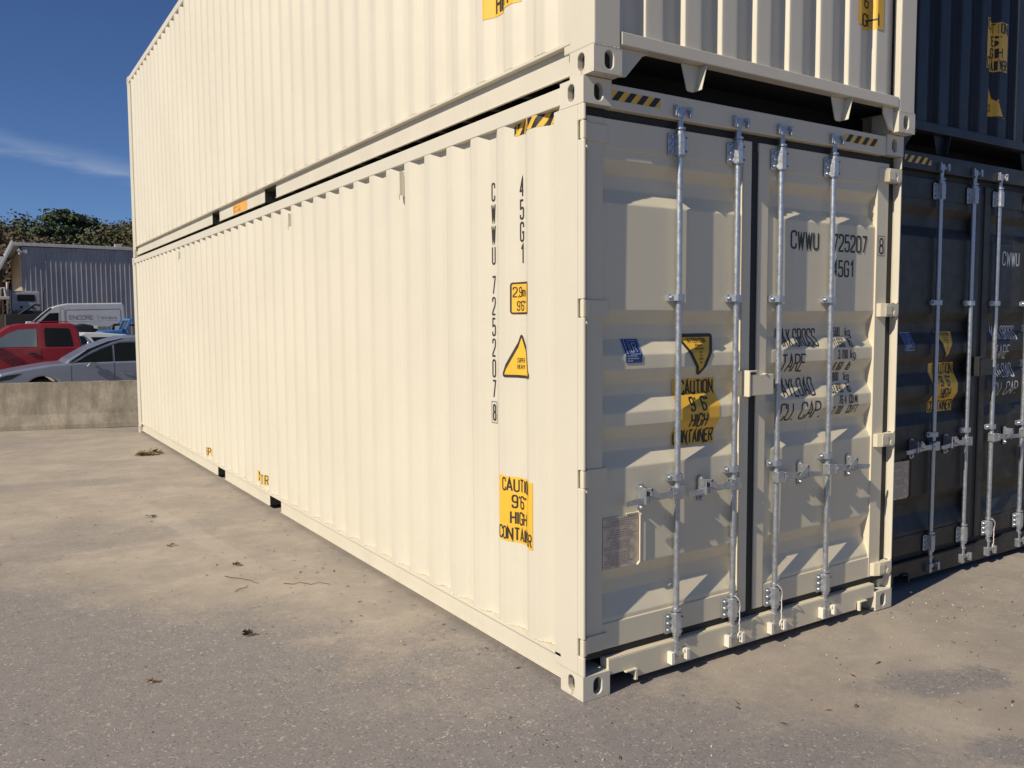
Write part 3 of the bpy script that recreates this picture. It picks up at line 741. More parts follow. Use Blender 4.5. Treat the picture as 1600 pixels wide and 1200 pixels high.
# ------------------------------------------------------------------ ground
t = NT('dusty_asphalt')
X, Y, Z = t.xyz()[:3]
n1 = t.noise(.9, 6, .62); n2 = t.noise(.35, 5, .6, off=4); n3 = t.noise(3.5, 5, .6, off=8)
d = t.math('ADD', t.math('ADD', X, t.math('MULTIPLY', Y, .585)), -.10)
d = t.math('ADD', d, t.math('MULTIPLY', t.math('SUBTRACT', n1, .5), 2.6))
d = t.math('ADD', d, t.math('MULTIPLY', t.math('SUBTRACT', n3, .5), 1.3))
sand = t.ramp(d, -.85, .95)
sand = t.math('MULTIPLY', sand, t.ramp(n2, .36, .56, .55, 1.0))
def ell(cx, cy, rx, ry, a, strong=False):                         # worn patch where the dust is gone
    dx = t.math('SUBTRACT', X, cx); dy = t.math('SUBTRACT', Y, cy); ca, sa = math.cos(a), math.sin(a)
    u = t.math('DIVIDE', t.math('ADD', t.math('MULTIPLY', dx, ca), t.math('MULTIPLY', dy, sa)), rx)
    w = t.math('DIVIDE', t.math('SUBTRACT', t.math('MULTIPLY', dy, ca), t.math('MULTIPLY', dx, sa)), ry)
    q = t.math('SQRT', t.math('ADD', t.math('MULTIPLY', u, u), t.math('MULTIPLY', w, w)))
    q = t.math('ADD', q, t.math('MULTIPLY', t.math('SUBTRACT', n3, .5), 1.8))
    return t.ramp(q, .55, 1.35, .8 if strong else .45, 0)
tk = t.math('ABSOLUTE', t.math('ADD', t.math('ADD', X, .78), t.math('MULTIPLY', t.math('SUBTRACT', Y, 4.2), .11)))
tk = t.math('MULTIPLY', t.ramp(t.math('ADD', tk, t.math('MULTIPLY', t.math('SUBTRACT', n3, .5), .10)), .07, .11, 1, 0), t.math('MULTIPLY', t.ramp(Y, 2.6, 3.4), t.ramp(Y, 5.6, 6.6, 1, 0)))
for e_ in (ell(1.62, -.80, .40, .15, -.35, True), ell(1.22, -1.38, .28, .14, -.4, True), ell(-1.25, 4.6, 1.0, .35, .1), ell(-1.9, 11.6, 1.4, .35, .2), ell(-1.6, 7.6, 1.2, .3, -.1), ell(.45, -.85, .35, .16, -.5)):
    sand = t.math('MULTIPLY', sand, t.math('SUBTRACT', 1, e_))
vor = t.n.new('ShaderNodeTexVoronoi'); vor.inputs['Scale'].default_value = 105; vor.inputs['Randomness'].default_value = 1; t.l.new(t.tc.outputs['Object'], vor.inputs['Vector'])
agg = t.mix(t.ramp(t.noise(150, 3, .7), .35, .7), (.170, .158, .157), (.250, .232, .229))
sep = t.n.new('ShaderNodeSeparateColor'); t.l.new(vor.outputs['Color'], sep.inputs[0])
agg = t.mix(t.math('MULTIPLY', t.ramp(sep.outputs[0], .84, .93, 0, .8), t.ramp(t.noise(17, 4, .7, off=41), .42, .62)), agg, (.48, .44, .39))
agg = t.mix(t.ramp(t.noise(7, 6, .75, off=51), .35, .7, 0, .35), agg, (.28, .252, .235))
agg = t.mix(t.ramp(sep.outputs[1], .90, .97, 0, .5), agg, (.08, .075, .072))
dust = t.mix(t.ramp(t.noise(1.6, 6, .65, off=2), .3, .7), (.305, .268, .230), (.415, .365, .308))
dust = t.mix(t.ramp(t.noise(210, 3, .75, off=6), .42, .62, 0, .45), dust, (.225, .185, .145))
dust = t.mix(t.ramp(t.noise(1.7, 9, .72, off=31), .44, .62, 0, .6), dust, (.265, .240, .215))
dust = t.mix(t.ramp(t.noise(6, 9, .75, off=35), .5, .66, 0, .4), dust, (.44, .392, .335))
grit = t.noise(75, 4, .75, off=12)
dust = t.mix(t.ramp(grit, .66, .70, 0, .75), dust, (.50, .45, .38)); dust = t.mix(t.ramp(t.noise(60, 4, .75, off=15), .67, .70, 0, .8), dust, (.10, .08, .065))
fine = t.ramp(t.math('ADD', sand, t.math('MULTIPLY', t.math('SUBTRACT', t.noise(26, 5, .7, off=20), .5), 1.1)), .1, .9)
c = t.mix(fine, agg, dust); c = t.mix(t.math('MULTIPLY', tk, .28), c, (.44, .40, .345))
hgt = t.math('ADD', t.math('MULTIPLY', vor.outputs['Distance'], -.55), t.math('MULTIPLY', t.noise(160, 4, .7), .9))
t.bump(hgt, .38, .004)
GROUND = t.set(c, .88)
m = MB()
def gz(x, y):
    z = .012*noise.noise(Vector((x*.5, y*.5, 0))) + .004*noise.noise(Vector((x*2.3, y*2.3, 4)))
    return min(z, 0)*.9 - .002
us = [-600, -200, -60, -20, -10] + [-6+.25*k for k in range(61)] + [12, 16, 25, 60, 200, 600]
vs = [-600, -200, -60, -20, -10] + [-5+.25*k for k in range(81)] + [18, 22, 30, 45, 66, 90, 200, 700]
grid_mesh(m, us, vs, lambda x, y: (x, y, gz(x, y) if abs(x) < 12 and -10 < y < 18 else -.004))
o = m.build('ground', GROUND, None, recalc=False); tag(o, 'dusty grey asphalt yard with sandy drifts and worn patches', kind='structure')

# loose grit, countless
rnd = random.Random(11); m = MB()
def pebble(m, x, y, s, mat):
    vs = []
    for k in range(5):
        a = 2*math.pi*k/5+rnd.random(); vs.append((x+s*math.cos(a)*rnd.uniform(.6, 1.1), y+s*math.sin(a)*rnd.uniform(.6, 1.1), -.003))
    vs += [(x+(q[0]-x)*.6, y+(q[1]-y)*.6, s*rnd.uniform(.45, .8)) for q in vs[:5]]
    m.add(vs, [(i, (i+1) % 5, 5+(i+1) % 5, 5+i) for i in range(5)] + [(5, 6, 7, 8, 9)], mat)
for k in range(2300):
    u = rnd.random()
    if u < .45: x, y = rnd.uniform(-2.6, 0), rnd.uniform(-1.0, 9)
    elif u < .85: x, y = rnd.uniform(-.6, 4.0), rnd.uniform(-1.8, .1)
    else: x, y = rnd.uniform(2.5, 5), rnd.uniform(-1, .1)
    if x > -.03 and y > -.02: continue
    if noise.noise(Vector((x*1.3, y*1.3, 9))) < rnd.uniform(-.5, .45): continue
    pebble(m, x, y, rnd.choice((.0022, .003, .003, .0042, .0055)), rnd.choice((0, 0, 1, 2)))
o = m.build('grit', [simple('grit_tan', (.36, .31, .25), .9), simple('grit_pale', (.52, .49, .44), .9), simple('grit_dark', (.09, .08, .075), .9)])
tag(o, 'loose grit scattered over the asphalt', kind='stuff')

LEAF = simple('dry_leaf', (.20, .095, .04), .8, var=.3, scale=40); LEAFD = simple('rotten_leaf', (.085, .06, .04), .9, var=.3, scale=40)
TWIG = simple('twig_bark', (.13, .07, .045), .9); WEED = simple('weed_green', (.10, .11, .035), .8, var=.35, scale=40); STRAW = simple('dry_straw', (.32, .24, .13), .85)
def litter(name, x, y, s, n, mat, lab, cat, seed, flat=.35, group=None):
    rr = random.Random(seed); m = MB()
    for k in range(n):
        a = rr.uniform(0, 6.28); d_ = rr.uniform(0, s*.6); cx, cy = d_*math.cos(a), d_*math.sin(a)
        q = s*rr.uniform(.3, .7); b = rr.uniform(0, 6.28); P = []
        for j in range(7):
            an = b+j*2*math.pi/7; r_ = q*(1 if j % 2 else .55)
            P.append((cx+r_*math.cos(an), cy+r_*math.sin(an)*.7, .004+abs(math.sin(an*2+k))*q*flat+k*.002))
        P.append((cx, cy, .004+k*.003))
        m.add(P, [(j, (j+1) % 7, 7) for j in range(7)], 0)
    o = m.build(name, mat, None, recalc=False); o.location = (x, y, 0); tag(o, lab, cat, group); return o
gl = 'dead leaves on the asphalt'
litter('dead_leaf', -1.09, 1.74, .042, 6, LEAFD, 'dark crumpled leaf clump alone in the foreground asphalt', 'leaf', 1, .9, gl)
litter('dead_leaf', -1.66, 1.38, .04, 4, LEAF, 'red brown dry leaf nearest the camera on the left', 'leaf', 2, .4, gl)
litter('dead_leaf', -.76, 3.22, .055, 4, LEAF, 'brown curled leaf just behind the lying twigs', 'leaf', 3, .6, gl)
litter('dead_leaf', -1.05, 4.10, .045, 3, LEAF, 'small brown leaf beside the tyre track in the dust', 'leaf', 5, .5, gl)
litter('dead_leaf', -1.00, 5.30, .07, 3, LEAFD, 'dark leaf farther back toward the concrete barrier', 'leaf', 6, .4, gl)
litter('dead_leaf', .55, -.45, .018, 3, LEAFD, 'tiny dark leaf scrap in front of the door end', 'leaf', 8, .6, gl)
litter('dead_leaf', 1.02, -.74, .02, 3, LEAFD, 'small black scrap between the doors and the worn patch', 'leaf', 9, .8, gl)
rd = random.Random(21)
m = MB()
for k in range(230):
    x, y = (rd.uniform(-2.4, -.1), rd.uniform(.6, 9)) if rd.random() < .7 else (rd.uniform(-.2, 3.2), rd.uniform(-1.5, -.1))
    if k % 3 == 0: x, y = rd.gauss(-.55, .35), rd.gauss(2.9, .7)
    if k % 4 == 1: y = rd.uniform(.5, 11); x = -.03-abs(rd.gauss(0, .10))
    if x > -.02 and y > -.02: continue
    a = rd.uniform(0, 6.28); l = rd.uniform(.006, .028); w_ = rd.uniform(.0015, .006); c_, s_ = math.cos(a), math.sin(a)
    m.add([(x-c_*l, y-s_*l, .001), (x+s_*w_, y-c_*w_, .003), (x+c_*l, y+s_*l, .0015+rd.uniform(0, .006)), (x-s_*w_, y+c_*w_, .003)], [(0, 1, 2, 3)], rd.choice((0, 0, 1)))
o = m.build('plant_debris', [LEAFD, LEAF], None, recalc=False); tag(o, 'tiny scraps of leaf and bark strewn over the asphalt', kind='stuff')
def twig(pts, lab):
    m = MB(); m.tube(pts, [.0022-.001*k/len(pts) for k in range(len(pts))], 6)
    o = m.build('twig', TWIG, None, recalc=False); tag(o, lab, 'twig', 'twigs on the asphalt')
twig([(-.90, 3.00, .003), (-.86, 2.92, .005), (-.815, 2.88, .003), (-.80, 2.83, .006), (-.765, 2.79, .003), (-.77, 2.74, .004), (-.74, 2.70, .003)], 'crooked reddish twig just in front of the brown curled leaf')
twig([(-.60, 2.60, .003), (-.55, 2.54, .004), (-.50, 2.55, .006), (-.45, 2.47, .003), (-.39, 2.48, .005), (-.34, 2.40, .003)], 'long thin twig lying parallel to the doors, closest to the container wall')
twig([(-.93, 2.60, .003), (-.90, 2.64, .004), (-.85, 2.65, .004), (-.82, 2.69, .003)], 'short bent twig left of the crooked one')
# weed tuft
m = MB(); rr = random.Random(5)
for k in range(170):
    a = rr.uniform(0, 6.28); r0 = rr.uniform(0, .07); l = rr.uniform(.06, .19); e_ = rr.uniform(.1, .75); w_ = .003
    b = Vector((r0*math.cos(a), r0*math.sin(a), 0)); d_ = Vector((math.cos(a)*math.cos(e_), math.sin(a)*math.cos(e_), math.sin(e_)*.75)); s_ = Vector((-math.sin(a), math.cos(a), 0))*w_
    m.add([b-s_, b+s_, b+d_*l*.6+s_*.8, b+d_*l-Vector((0, 0, .02)), b+d_*l*.6-s_*.8], [(0, 1, 2, 3, 4)], 0 if rr.random() < .55 else 1)
o = m.build('weed_tuft', [WEED, STRAW], None, recalc=False); o.location = (-.31, 9.45, 0); tag(o, 'flat tuft of weeds growing through the asphalt beside the long cream wall', 'weed')

# ------------------------------------------------------------------ concrete barrier
t = NT('weathered_concrete')
c = t.mix(t.ramp(t.noise(2.2, 6, .65), .3, .7), (.24, .21, .17), (.42, .375, .31))
c = t.mix(t.ramp(t.noise(4, 6, .7, (1, 1, .22), off=3), .45, .7, 0, .65), c, (.16, .14, .11))
c = t.mix(t.ramp(t.noise(34, 5, .7, off=7), .66, .72, 0, .8), c, (.07, .06, .05))
c = t.mix(t.math('MULTIPLY', t.ramp(t.xyz()[2], .66, .80), t.ramp(t.noise(9, 5, .7), .4, .65, 0, .6)), c, (.16, .135, .10))
t.bump(t.noise(30, 6, .7), .6, .012); CONC = t.set(c, .93)
bar = empty('concrete_barrier', (-1.96, 13.62, 0), math.atan2(-.58, 2.06))
tag(bar, 'stained low concrete traffic barrier between the yard and the parked cars', 'barrier')
m = MB(); prof = [(-.0, .0), (.0, .075), (.045, .26), (.075, .81), (.225, .81), (.255, .26), (.30, .075), (.30, .0)]
xs = [-2.4+6.0*k/80 for k in range(81)]
V = []; n = len(prof)
for x in xs:
    for (y, z) in prof:
        V.append((x, y+.007*noise.noise(Vector((x*3, z*4, y))), z + (.010*noise.noise(Vector((x*6, 2, y*5))) if z > .5 else 0)))
m.add(V, [(i*n+j, i*n+j+1, (i+1)*n+j+1, (i+1)*n+j) for i in range(80) for j in range(n-1)] + [tuple(range(n)), tuple(80*n+k for k in range(n))[::-1]], 0)
m.build('barrier_body', CONC, bar)
m = MB()
for k in range(2): m.tube([(-2.0+4.9*k+.1*math.cos(a), .15, .80+.06*math.sin(a)) for a in [math.pi*q/8 for q in range(9)]], .009, 8)
m.build('lifting_loop', simple('rusty_bar', (.16, .07, .035), .8), bar)

# ------------------------------------------------------------------ vehicles
def carpaint(name, col, rough=.25, metal=0.0):
    t = NT(name); c = t.mix(t.ramp(t.noise(3, 4), .3, .7), tuple(q*.94 for q in col), col)
    m = t.set(c, rough, metal); t.b.inputs['Coat Weight'].default_value = .6; t.b.inputs['Coat Roughness'].default_value = .06; return m
GLASS = NT('dark_car_glass').set((.012, .015, .017), .12, 0, .35)
GLASSL = NT('clear_car_glass').set((.16, .20, .21), .05, 0, .8)
TYRE = simple('tyre_rubber', (.02, .02, .02), .8); CHROME = NT('bright_trim').set((.6, .6, .62), .2, 1); RIM = simple('alloy_rim', (.42, .42, .44), .35, .7)
PLAS = simple('black_plastic', (.02, .02, .022), .6); LAMP = NT('lamp_lens').set((.62, .64, .68), .1, 0)
def arch(cx, cz, r, z0):
    a0 = math.asin(max(-1, min(1, (z0-cz)/r)))
    return [(cx - r*math.cos(a), cz + r*math.sin(a)) for a in [a0 + (math.pi-2*a0)*k/14 for k in range(15)]]
def wheels(root, xs, y0, w, r):
    for x in xs:
        for yy in (y0+.03, y0+w-.25):
            wr = empty('wheel', (x, yy, r)); wr.parent = root
            m = MB(); m.tube([(0, .0, 0), (0, .02, 0), (0, .20, 0), (0, .22, 0)], [r-.03, r, r, r-.03], 28); m.build('tyre', TYRE, wr)
            m = MB(); m.tube([(0, -.004, 0), (0, .05, 0)], [r*.62, r*.64], 24); m.tube([(0, -.012, 0), (0, 0, 0)], .06, 12); m.build('rim', RIM, wr)
def vehicle(name, lab, cat, loc, width, body, ghouse, belt, windows, P, wheel_x, wheel_r, tumble=.22, bevel=.05, roof_in=.12):
    root = tag(empty(name, loc), lab, cat)
    m = MB(); m.prism(body, 'y', 0, width); b = m.build('body', P, root, bevel, 4)
    for p in b.data.polygons: p.use_smooth = False
    if ghouse:
        m = MB(); f0 = lambda p: .03+max(0, p[1]-belt)*tumble; f1 = lambda p: width-.03-max(0, p[1]-belt)*tumble
        m.prism(ghouse, 'y', 0, 0, 0, False, f0, f1); m.build('cabin', P, root, .045, 4)
    for nm, poly, mat in windows:
        for s in (0, 1):
            off = (.03 if ghouse else 0)
            f = (lambda p: off-.004+max(0, p[1]-belt)*tumble) if not s else (lambda p: width-off+.004-max(0, p[1]-belt)*tumble)
            g = (lambda p: off+.012+max(0, p[1]-belt)*tumble) if not s else (lambda p: width-off-.012-max(0, p[1]-belt)*tumble)
            m = MB(); m.prism(poly, 'y', 0, 0, 0, False, f, g); m.build(nm, mat, root)
    wheels(root, wheel_x, 0, width, wheel_r)
    return root
SILV = carpaint('blue_silver_car_paint', (.34, .385, .47), .3, .45)
body = [(-1.92, .30), (-1.98, .52), (-1.90, .68), (-1.80, .78), (-1.42, .86), (-.85, .95), (-.52, .975), (2.3, 1.00), (2.62, .98), (2.74, .80), (2.74, .35), (2.6, .25)] + arch(1.78, .33, .37, .25)[::-1] + arch(-1.01, .33, .37, .25)[::-1] + [(-1.5, .25)]
gh = [(-.62, .93), (-.49, 1.05), (-.10, 1.285), (.32, 1.45), (.58, 1.53), (.90, 1.56), (1.5, 1.54), (2.1, 1.30), (2.45, .97), (2.40, .93)]
sed = vehicle('silver_car', 'blue silver car right behind the concrete barrier with a chrome window line', 'car', (0, 17.7, -.002), 1.82, body, gh, .97,
    [('windscreen_edge', [(-.50, .985), (-.44, .985), (-.04, 1.24), (.36, 1.415), (.62, 1.49), (.60, 1.50), (.30, 1.435), (-.12, 1.265)], GLASS),
     ('window', [(-.40, .965), (-.10, 1.135), (.18, 1.275), (.38, 1.345), (.38, .975)], GLASS), ('window', [(.42, .975), (.42, 1.36), (.55, 1.395), (.88, 1.41), (1.20, 1.41), (1.20, .985)], GLASS),
     ('window', [(1.26, .985), (1.26, 1.405), (1.5, 1.39), (1.95, 1.22), (2.10, 1.0)], GLASS)], SILV, (-1.01, 1.78), .32)
m = MB(); m.tube([(-.50, .015, .945), (-.42, .022, .985), (-.06, .07, 1.185), (.18, .10, 1.30), (.52, .125, 1.415), (.85, .135, 1.435), (1.3, .135, 1.435)], .009, 6); m.build('chrome_strip', CHROME, sed)
m = MB(); m.tube([(.56, -.012, .730), (.60, -.028, .735), (.76, -.028, .725), (.80, -.012, .72)], .011, 8); m.build('door_handle', CHROME, sed)
m = MB(); m.box(-.02, .02, -.03, .03, .90, .93); m.prism(roundpoly([(-.18, .885), (.02, .90), (.06, .97), (-.10, .985)], .03), 'y', -.19, -.035); m.build('wing_mirror', SILV, sed, .02, 3)
m = MB(); m.prism([(-1.93, .60), (-1.60, .66), (-1.40, .775), (-1.68, .745), (-1.86, .69)], 'y', -.003, .35); m.build('headlight', [PLAS], sed)
m = MB(); m.prism([(-1.97, .61), (-1.89, .61), (-1.83, .70), (-1.90, .715)], 'y', -.008, .30); m.build('headlight_strip', [LAMP], sed)
m = MB(); m.box(.395, .400, -.003, .06, .30, .96); m.box(-.47, -.465, -.003, .06, .35, .90); m.build('door_seam', PLAS, sed)
RED = carpaint('dark_red_truck_paint', (.29, .020, .029), .32)
body = [(-3.55, .45), (-3.60, 1.05), (-3.35, 1.20), (-2.2, 1.23), (-1.9, 1.215), (.28, 1.215), (.285, 1.13), (.33, 1.13), (.335, 1.20), (2.25, 1.20), (2.28, .55)] + arch(1.30, .44, .47, .5)[::-1] + arch(-2.75, .44, .47, .5)[::-1]
gh = [(-2.10, 1.17), (-1.98, 1.33), (-1.63, 1.66), (-1.42, 1.80), (-1.20, 1.85), (-.02, 1.86), (.12, 1.82), (.20, 1.66), (.27, 1.17)]
red = vehicle('red_pickup', 'dark red crew cab pickup truck parked beyond the silver car', 'pickup truck', (0, 22.46, -.002), 1.95, body, gh, 1.2,
    [('window', [(-1.86, 1.235), (-1.70, 1.43), (-1.45, 1.59), (-1.22, 1.69), (-.80, 1.715), (-.80, 1.235)], GLASSL), ('window', roundpoly([(-.62, 1.235), (-.62, 1.735), (-.02, 1.72), (.05, 1.235)], .06), GLASS)],
    RED, (-2.75, 1.30), .39, tumble=.16)
m = MB(); m.box(-.715, -.709, -.003, .02, .62, 1.205); m.box(.285, .291, -.003, .02, .62, 1.20); m.build('door_seam', PLAS, red)
for x in (-.92, .10):
    m = MB(); m.box(x-.09, x+.09, -.035, -.004, 1.045, 1.085); m.build('door_handle', PLAS, red, .01, 2)
m = MB(); m.prism(roundpoly([(-1.90, 1.10), (-1.72, 1.10), (-1.70, 1.34), (-1.88, 1.36)], .03), 'y', -.27, -.02); m.build('wing_mirror', PLAS, red, .02, 2)
m = MB(); m.tube([(-.90, .30, 1.90), (.0, .30, 1.90)], .012, 6); m.build('roof_strip', RED, red)
WHITE = carpaint('white_vehicle_paint', (.70, .70, .71), .35)
body = [(.30, .40), (.28, 1.08), (.42, 1.12), (4.1, 1.10), (4.85, .95), (4.95, .45)] + arch(4.1, .37, .40, .42)[::-1] + arch(1.15, .37, .40, .42)[::-1]
gh = [(.36, 1.06), (.50, 1.30), (.62, 1.48), (.80, 1.575), (1.30, 1.56), (2.0, 1.49), (3.6, 1.12), (3.7, 1.06)]
suv = vehicle('white_suv', 'white estate car between the red pickup and the lettered van', 'car', (0, 26.7, -.002), 1.85, body, gh, 1.1,
    [('rear_window', [(.44, 1.13), (.56, 1.36), (.68, 1.47), (.78, 1.44), (.86, 1.30), (.80, 1.16)], GLASS), ('window', [(1.12, 1.15), (.96, 1.42), (1.7, 1.42), (2.2, 1.37), (3.0, 1.15)], GLASS)], WHITE, (1.15, 4.1), .35, tumble=.2)
m = MB(); m.tube([(.50, .02, 1.12), (.86, .03, 1.20), (.88, .06, 1.34), (.74, .09, 1.48)], .014, 6); m.build('chrome_strip', CHROME, suv)
# van
VANW = carpaint('white_van_paint', (.60, .60, .62), .4)
body = [(-1.62, .45), (-1.66, .95), (-1.50, 1.20), (-.75, 1.42), (-.10, 1.93), (.30, 2.32), (.56, 2.54), (.80, 2.62), (1.05, 2.665), (3.05, 2.71), (3.13, 2.62), (3.17, 1.8), (3.18, .45)] + arch(2.55, .38, .42, .45)[::-1] + arch(-.75, .38, .42, .45)[::-1]
van = vehicle('panel_van', 'white high roof panel van lettered ENCORE in front of the metal shed', 'van', (0, 34.7, -.002), 2.0, body, None, 2.0,
    [('window', [(-.12, 1.62), (.02, 1.88), (.42, 2.28), (.74, 2.30), (.72, 1.62)], GLASS), ('windscreen_edge', [(-.60, 1.56), (-.12, 1.90), (.28, 2.28), (.50, 2.46), (.47, 2.50), (.24, 2.31), (-.18, 1.93), (-.66, 1.58)], GLASS)], VANW, (-.75, 2.55), .36, tumble=0)
S = flat_S(.0)
m = MB(); outline(m, S, [(.98, 1.72), (2.80, 1.78), (2.99, 1.98), (2.97, 2.46), (.98, 2.41)], .022, .004, 0, .06, .1); outline(m, S, [(.94, .6), (.94, 2.45), (.80, 2.5), (.78, .6)], .012, .004, 0, .02, .2)
m.build('panel_crease', simple('van_crease_shadow_gap', (.20, .20, .21), .5), van, recalc=False)
m = MB(); patch(m, S, [(.985, 1.955), (2.86, 2.01), (2.86, 2.03), (.985, 1.975)], .005, 0, .5); patch(m, S, [(.0, 1.0), (3.1, 1.0), (3.1, 1.04), (0, 1.04)], .005, 0, .5); m.build('side_moulding', simple('pale_trim', (.8, .8, .82), .4), van, recalc=False)
m = MB(); text(m, 'ENCORE', S, 1.10, 2.035, .155, .006, 0, .10, 1.55, .20, step=.05); text(m, '|', S, 2.14, 2.04, .17, .006, 0, .05, 1, step=.2)
m.build('lettering', simple('grey_lettering', (.09, .09, .10), .5), van, recalc=False)
m = MB()
for k, wd in enumerate((.10, .08, .12, .07, .09)): patch(m, S, [(2.24+k*.12, 2.06), (2.24+k*.12+wd*.8, 2.06), (2.24+k*.12+wd*.8, 2.15), (2.24+k*.12, 2.15)], .006, 0, .5)
m.build('faded_lettering', simple('faded_tan_ink', (.42, .38, .34), .5), van, recalc=False)
m = MB(); m.box(-.42, -.10, -.30, -.05, 1.66, 1.96); m.box(-.10, .0, -.20, .0, 1.74, 1.80); m.build('wing_mirror', VANW, van, .03, 2)
m = MB(); m.box(.70, .76, -.004, .01, 1.66, 2.34); m.build('door_pillar', VANW, van)
# bright blue off-roader: flat bonnet, raised windscreen frame
BLUE = carpaint('bright_blue_paint', (.035, .20, .52), .35)
jp = tag(empty('blue_offroader', (0, 29.6, -.002)), 'bright blue open vehicle with a flat bonnet and upright windscreen frame, behind the white estate', 'off-road vehicle')
m = MB(); body = [(1.30, .75), (1.32, 1.42), (1.66, 1.59), (2.06, 1.625), (2.42, 1.635), (2.50, 1.45), (5.0, 1.40), (5.05, .62)] + arch(4.3, .45, .48, .62)[::-1] + arch(2.0, .45, .48, .62)[::-1]
m.prism(body, 'y', 0, 1.7); m.build('body', BLUE, jp, .04, 3)
m = MB(); fr = [(2.37, 1.60), (2.47, 1.60), (2.66, 2.03), (2.56, 2.03)]
for y0, y1 in ((.02, .09), (1.61, 1.68)): m.prism(fr, 'y', y0, y1)
m.prism([(2.53, 1.96), (2.63, 1.96), (2.66, 2.03), (2.56, 2.03)], 'y', .0905, 1.6095); m.build('windscreen_frame', BLUE, jp, .012, 2)
m = MB(); m.prism([(2.43, 1.62), (2.45, 1.62), (2.59, 1.955), (2.57, 1.955)], 'y', .092, 1.608); m.build('windscreen', GLASS, jp)
m = MB(); m.box(2.30, 2.36, -.01, .05, 1.55, 1.66); m.build('bonnet_latch', PLAS, jp); wheels(jp, (2.0, 4.3), 0, 1.7, .42)
# a dark low trailer of equipment behind the estate
tr = tag(empty('equipment_trailer', (0, 31.9, -.002)), 'dark low machinery between the blue vehicle and the van', 'machinery')
m = MB(); m.prism([(.75, .6), (.78, 1.60), (.95, 1.78), (1.30, 1.86), (1.62, 1.80), (1.70, 1.60), (1.75, .6)], 'y', 0, 1.2); m.build('hood', PLAS, tr, .05, 2)
m = MB(); m.box(1.76, 2.25, .05, 1.0, .9, 1.78); m.build('grey_box', simple('machine_grey', (.24, .27, .25), .5), tr, .03, 2); m = MB(); m.box(.7, 3.2, .0, 1.3, .5, .8); m.tube([(2.3, .2, .8), (2.35, .2, 1.82)], .05, 8); m.tube([(2.35, .2, 1.82), (3.1, .2, 1.80)], .04, 8); m.build('frame', PLAS, tr)
wheels(tr, (1.2, 2.7), -.05, 1.4, .35)

# utility truck beside the shed
UT = tag(empty('utility_truck', (0, 41, -.002)), 'pale utility truck with a dark rear window and boom, left of the van', 'truck')
UW = simple('dull_white_paint', (.34, .34, .36), .5)
m = MB(); m.box(-.60, .54, 0, 1.6, 2.46, 3.30); m.box(-.58, .52, .05, 1.5, 3.3005, 3.36); m.build('cab', UW, UT, .06, 3)
m = MB(); m.prism(roundpoly([(-.36, 2.90), (.33, 2.90), (.33, 3.20), (-.36, 3.20)], .05), 'y', -.012, .02); m.build('rear_window', GLASS, UT)
m = MB(); m.box(-.9, .9, -1.6, 1.7, .9, 2.3); m.box(-.7, .8, -.3, 1.6, 2.3005, 2.455); m.tube([(-.62, -.4, 2.2), (-.62, -.4, 3.4)], .04, 8); m.tube([(.62, -.2, 2.2), (.66, -.2, 3.3), (.74, -.2, 3.5)], .03, 8)
m.tube([(-.35, -.5, 2.3), (.3, -.5, 2.75), (.5, -.5, 2.7)], .05, 8); m.build('bed', simple('truck_bed_black', (.025, .024, .022), .7), UT, .03, 2)
for x in (-.22, .2): 
    m = MB(); m.box(x-.05, x+.05, -.02, -.001, 2.58, 2.68); m.build('marker_light', PLAS, UT)
m = MB(); m.box(-1.9, -.66, -.2, .4, 2.98, 3.10); m.tube([(-.75, .0, 2.3), (-.72, .0, 3.75)], .05, 10); m.tube([(-1.05, -.1, 2.9), (-1.0, -.1, 3.45), (-.85, -.1, 3.5), (-.8, -.1, 3.1)], .06, 10); m.tube([(-1.6, .1, 3.1), (-1.5, .1, 3.9)], .06, 8)
m.build('boom', simple('boom_white', (.55, .50, .44), .5), UT, .01, 1)
m = MB(); m.box(-1.8, -.95, .5, 1.5, 2.3, 3.7); m.build('hose_reel', simple('rust_brown', (.10, .055, .035), .8), UT, .05, 2)
wheels(UT, (-.3,), -1.4, 2.6, .48)

# ------------------------------------------------------------------ metal shed
t = NT('galvanised_siding'); c = t.mix(t.ramp(t.noise(1.2, 6, .6, (1, 1, .3)), .3, .7), (.25, .25, .27), (.36, .36, .385)); SID = t.set(c, .5, .25)
TRIM = simple('pale_roof_trim', (.42, .42, .44), .5); CRW = simple('cream_end_wall', (.55, .47, .36), .6)
sh = tag(empty('metal_shed', (0, 47, 0)), 'large grey ribbed metal shed with a pale roof edge behind the vehicles', 'building')
m = MB(); xs = []; x = .2
while x < 30: xs += [x, x+.09, x+.11, x+.15, x+.17]; x += .235
pr = {0: .0, 1: .0, 2: -.045, 3: -.045, 4: .0}
for i in range(len(xs)-1):
    a, b = xs[i], xs[i+1]; ya, yb = pr[i % 5], pr[(i+1) % 5]
    m.add([(a, ya, 0), (b, yb, 0), (b, yb, 5.82), (a, ya, 5.82)], [(0, 1, 2, 3)])
m.build('front_wall', SID, sh, recalc=False)
m = MB(); 
for k in range(18):
    y = .1+k*.55; m.box(.10 if k % 2 else .14, .199, y, y+.54, 0, 5.7)
m.build('end_wall', CRW, sh); m = MB(); m.box(.2, 34, .4, 10, 0, 5.5); m.build('inner_walls', DARKW, sh)
m = MB(); m.prism([(-.12, 5.86), (34.2, 5.70), (34.2, 5.84), (-.12, 6.02), (-.18, 6.14), (-.26, 6.12)], 'y', -.20, 10.2); m.build('roof', TRIM, sh, .01, 1)
m = MB(); m.prism([(-.20, 5.98), (-.14, 5.86), (-.82, 4.52), (-.90, 4.58)], 'y', -.2, 9); m.build('side_canopy', TRIM, sh)
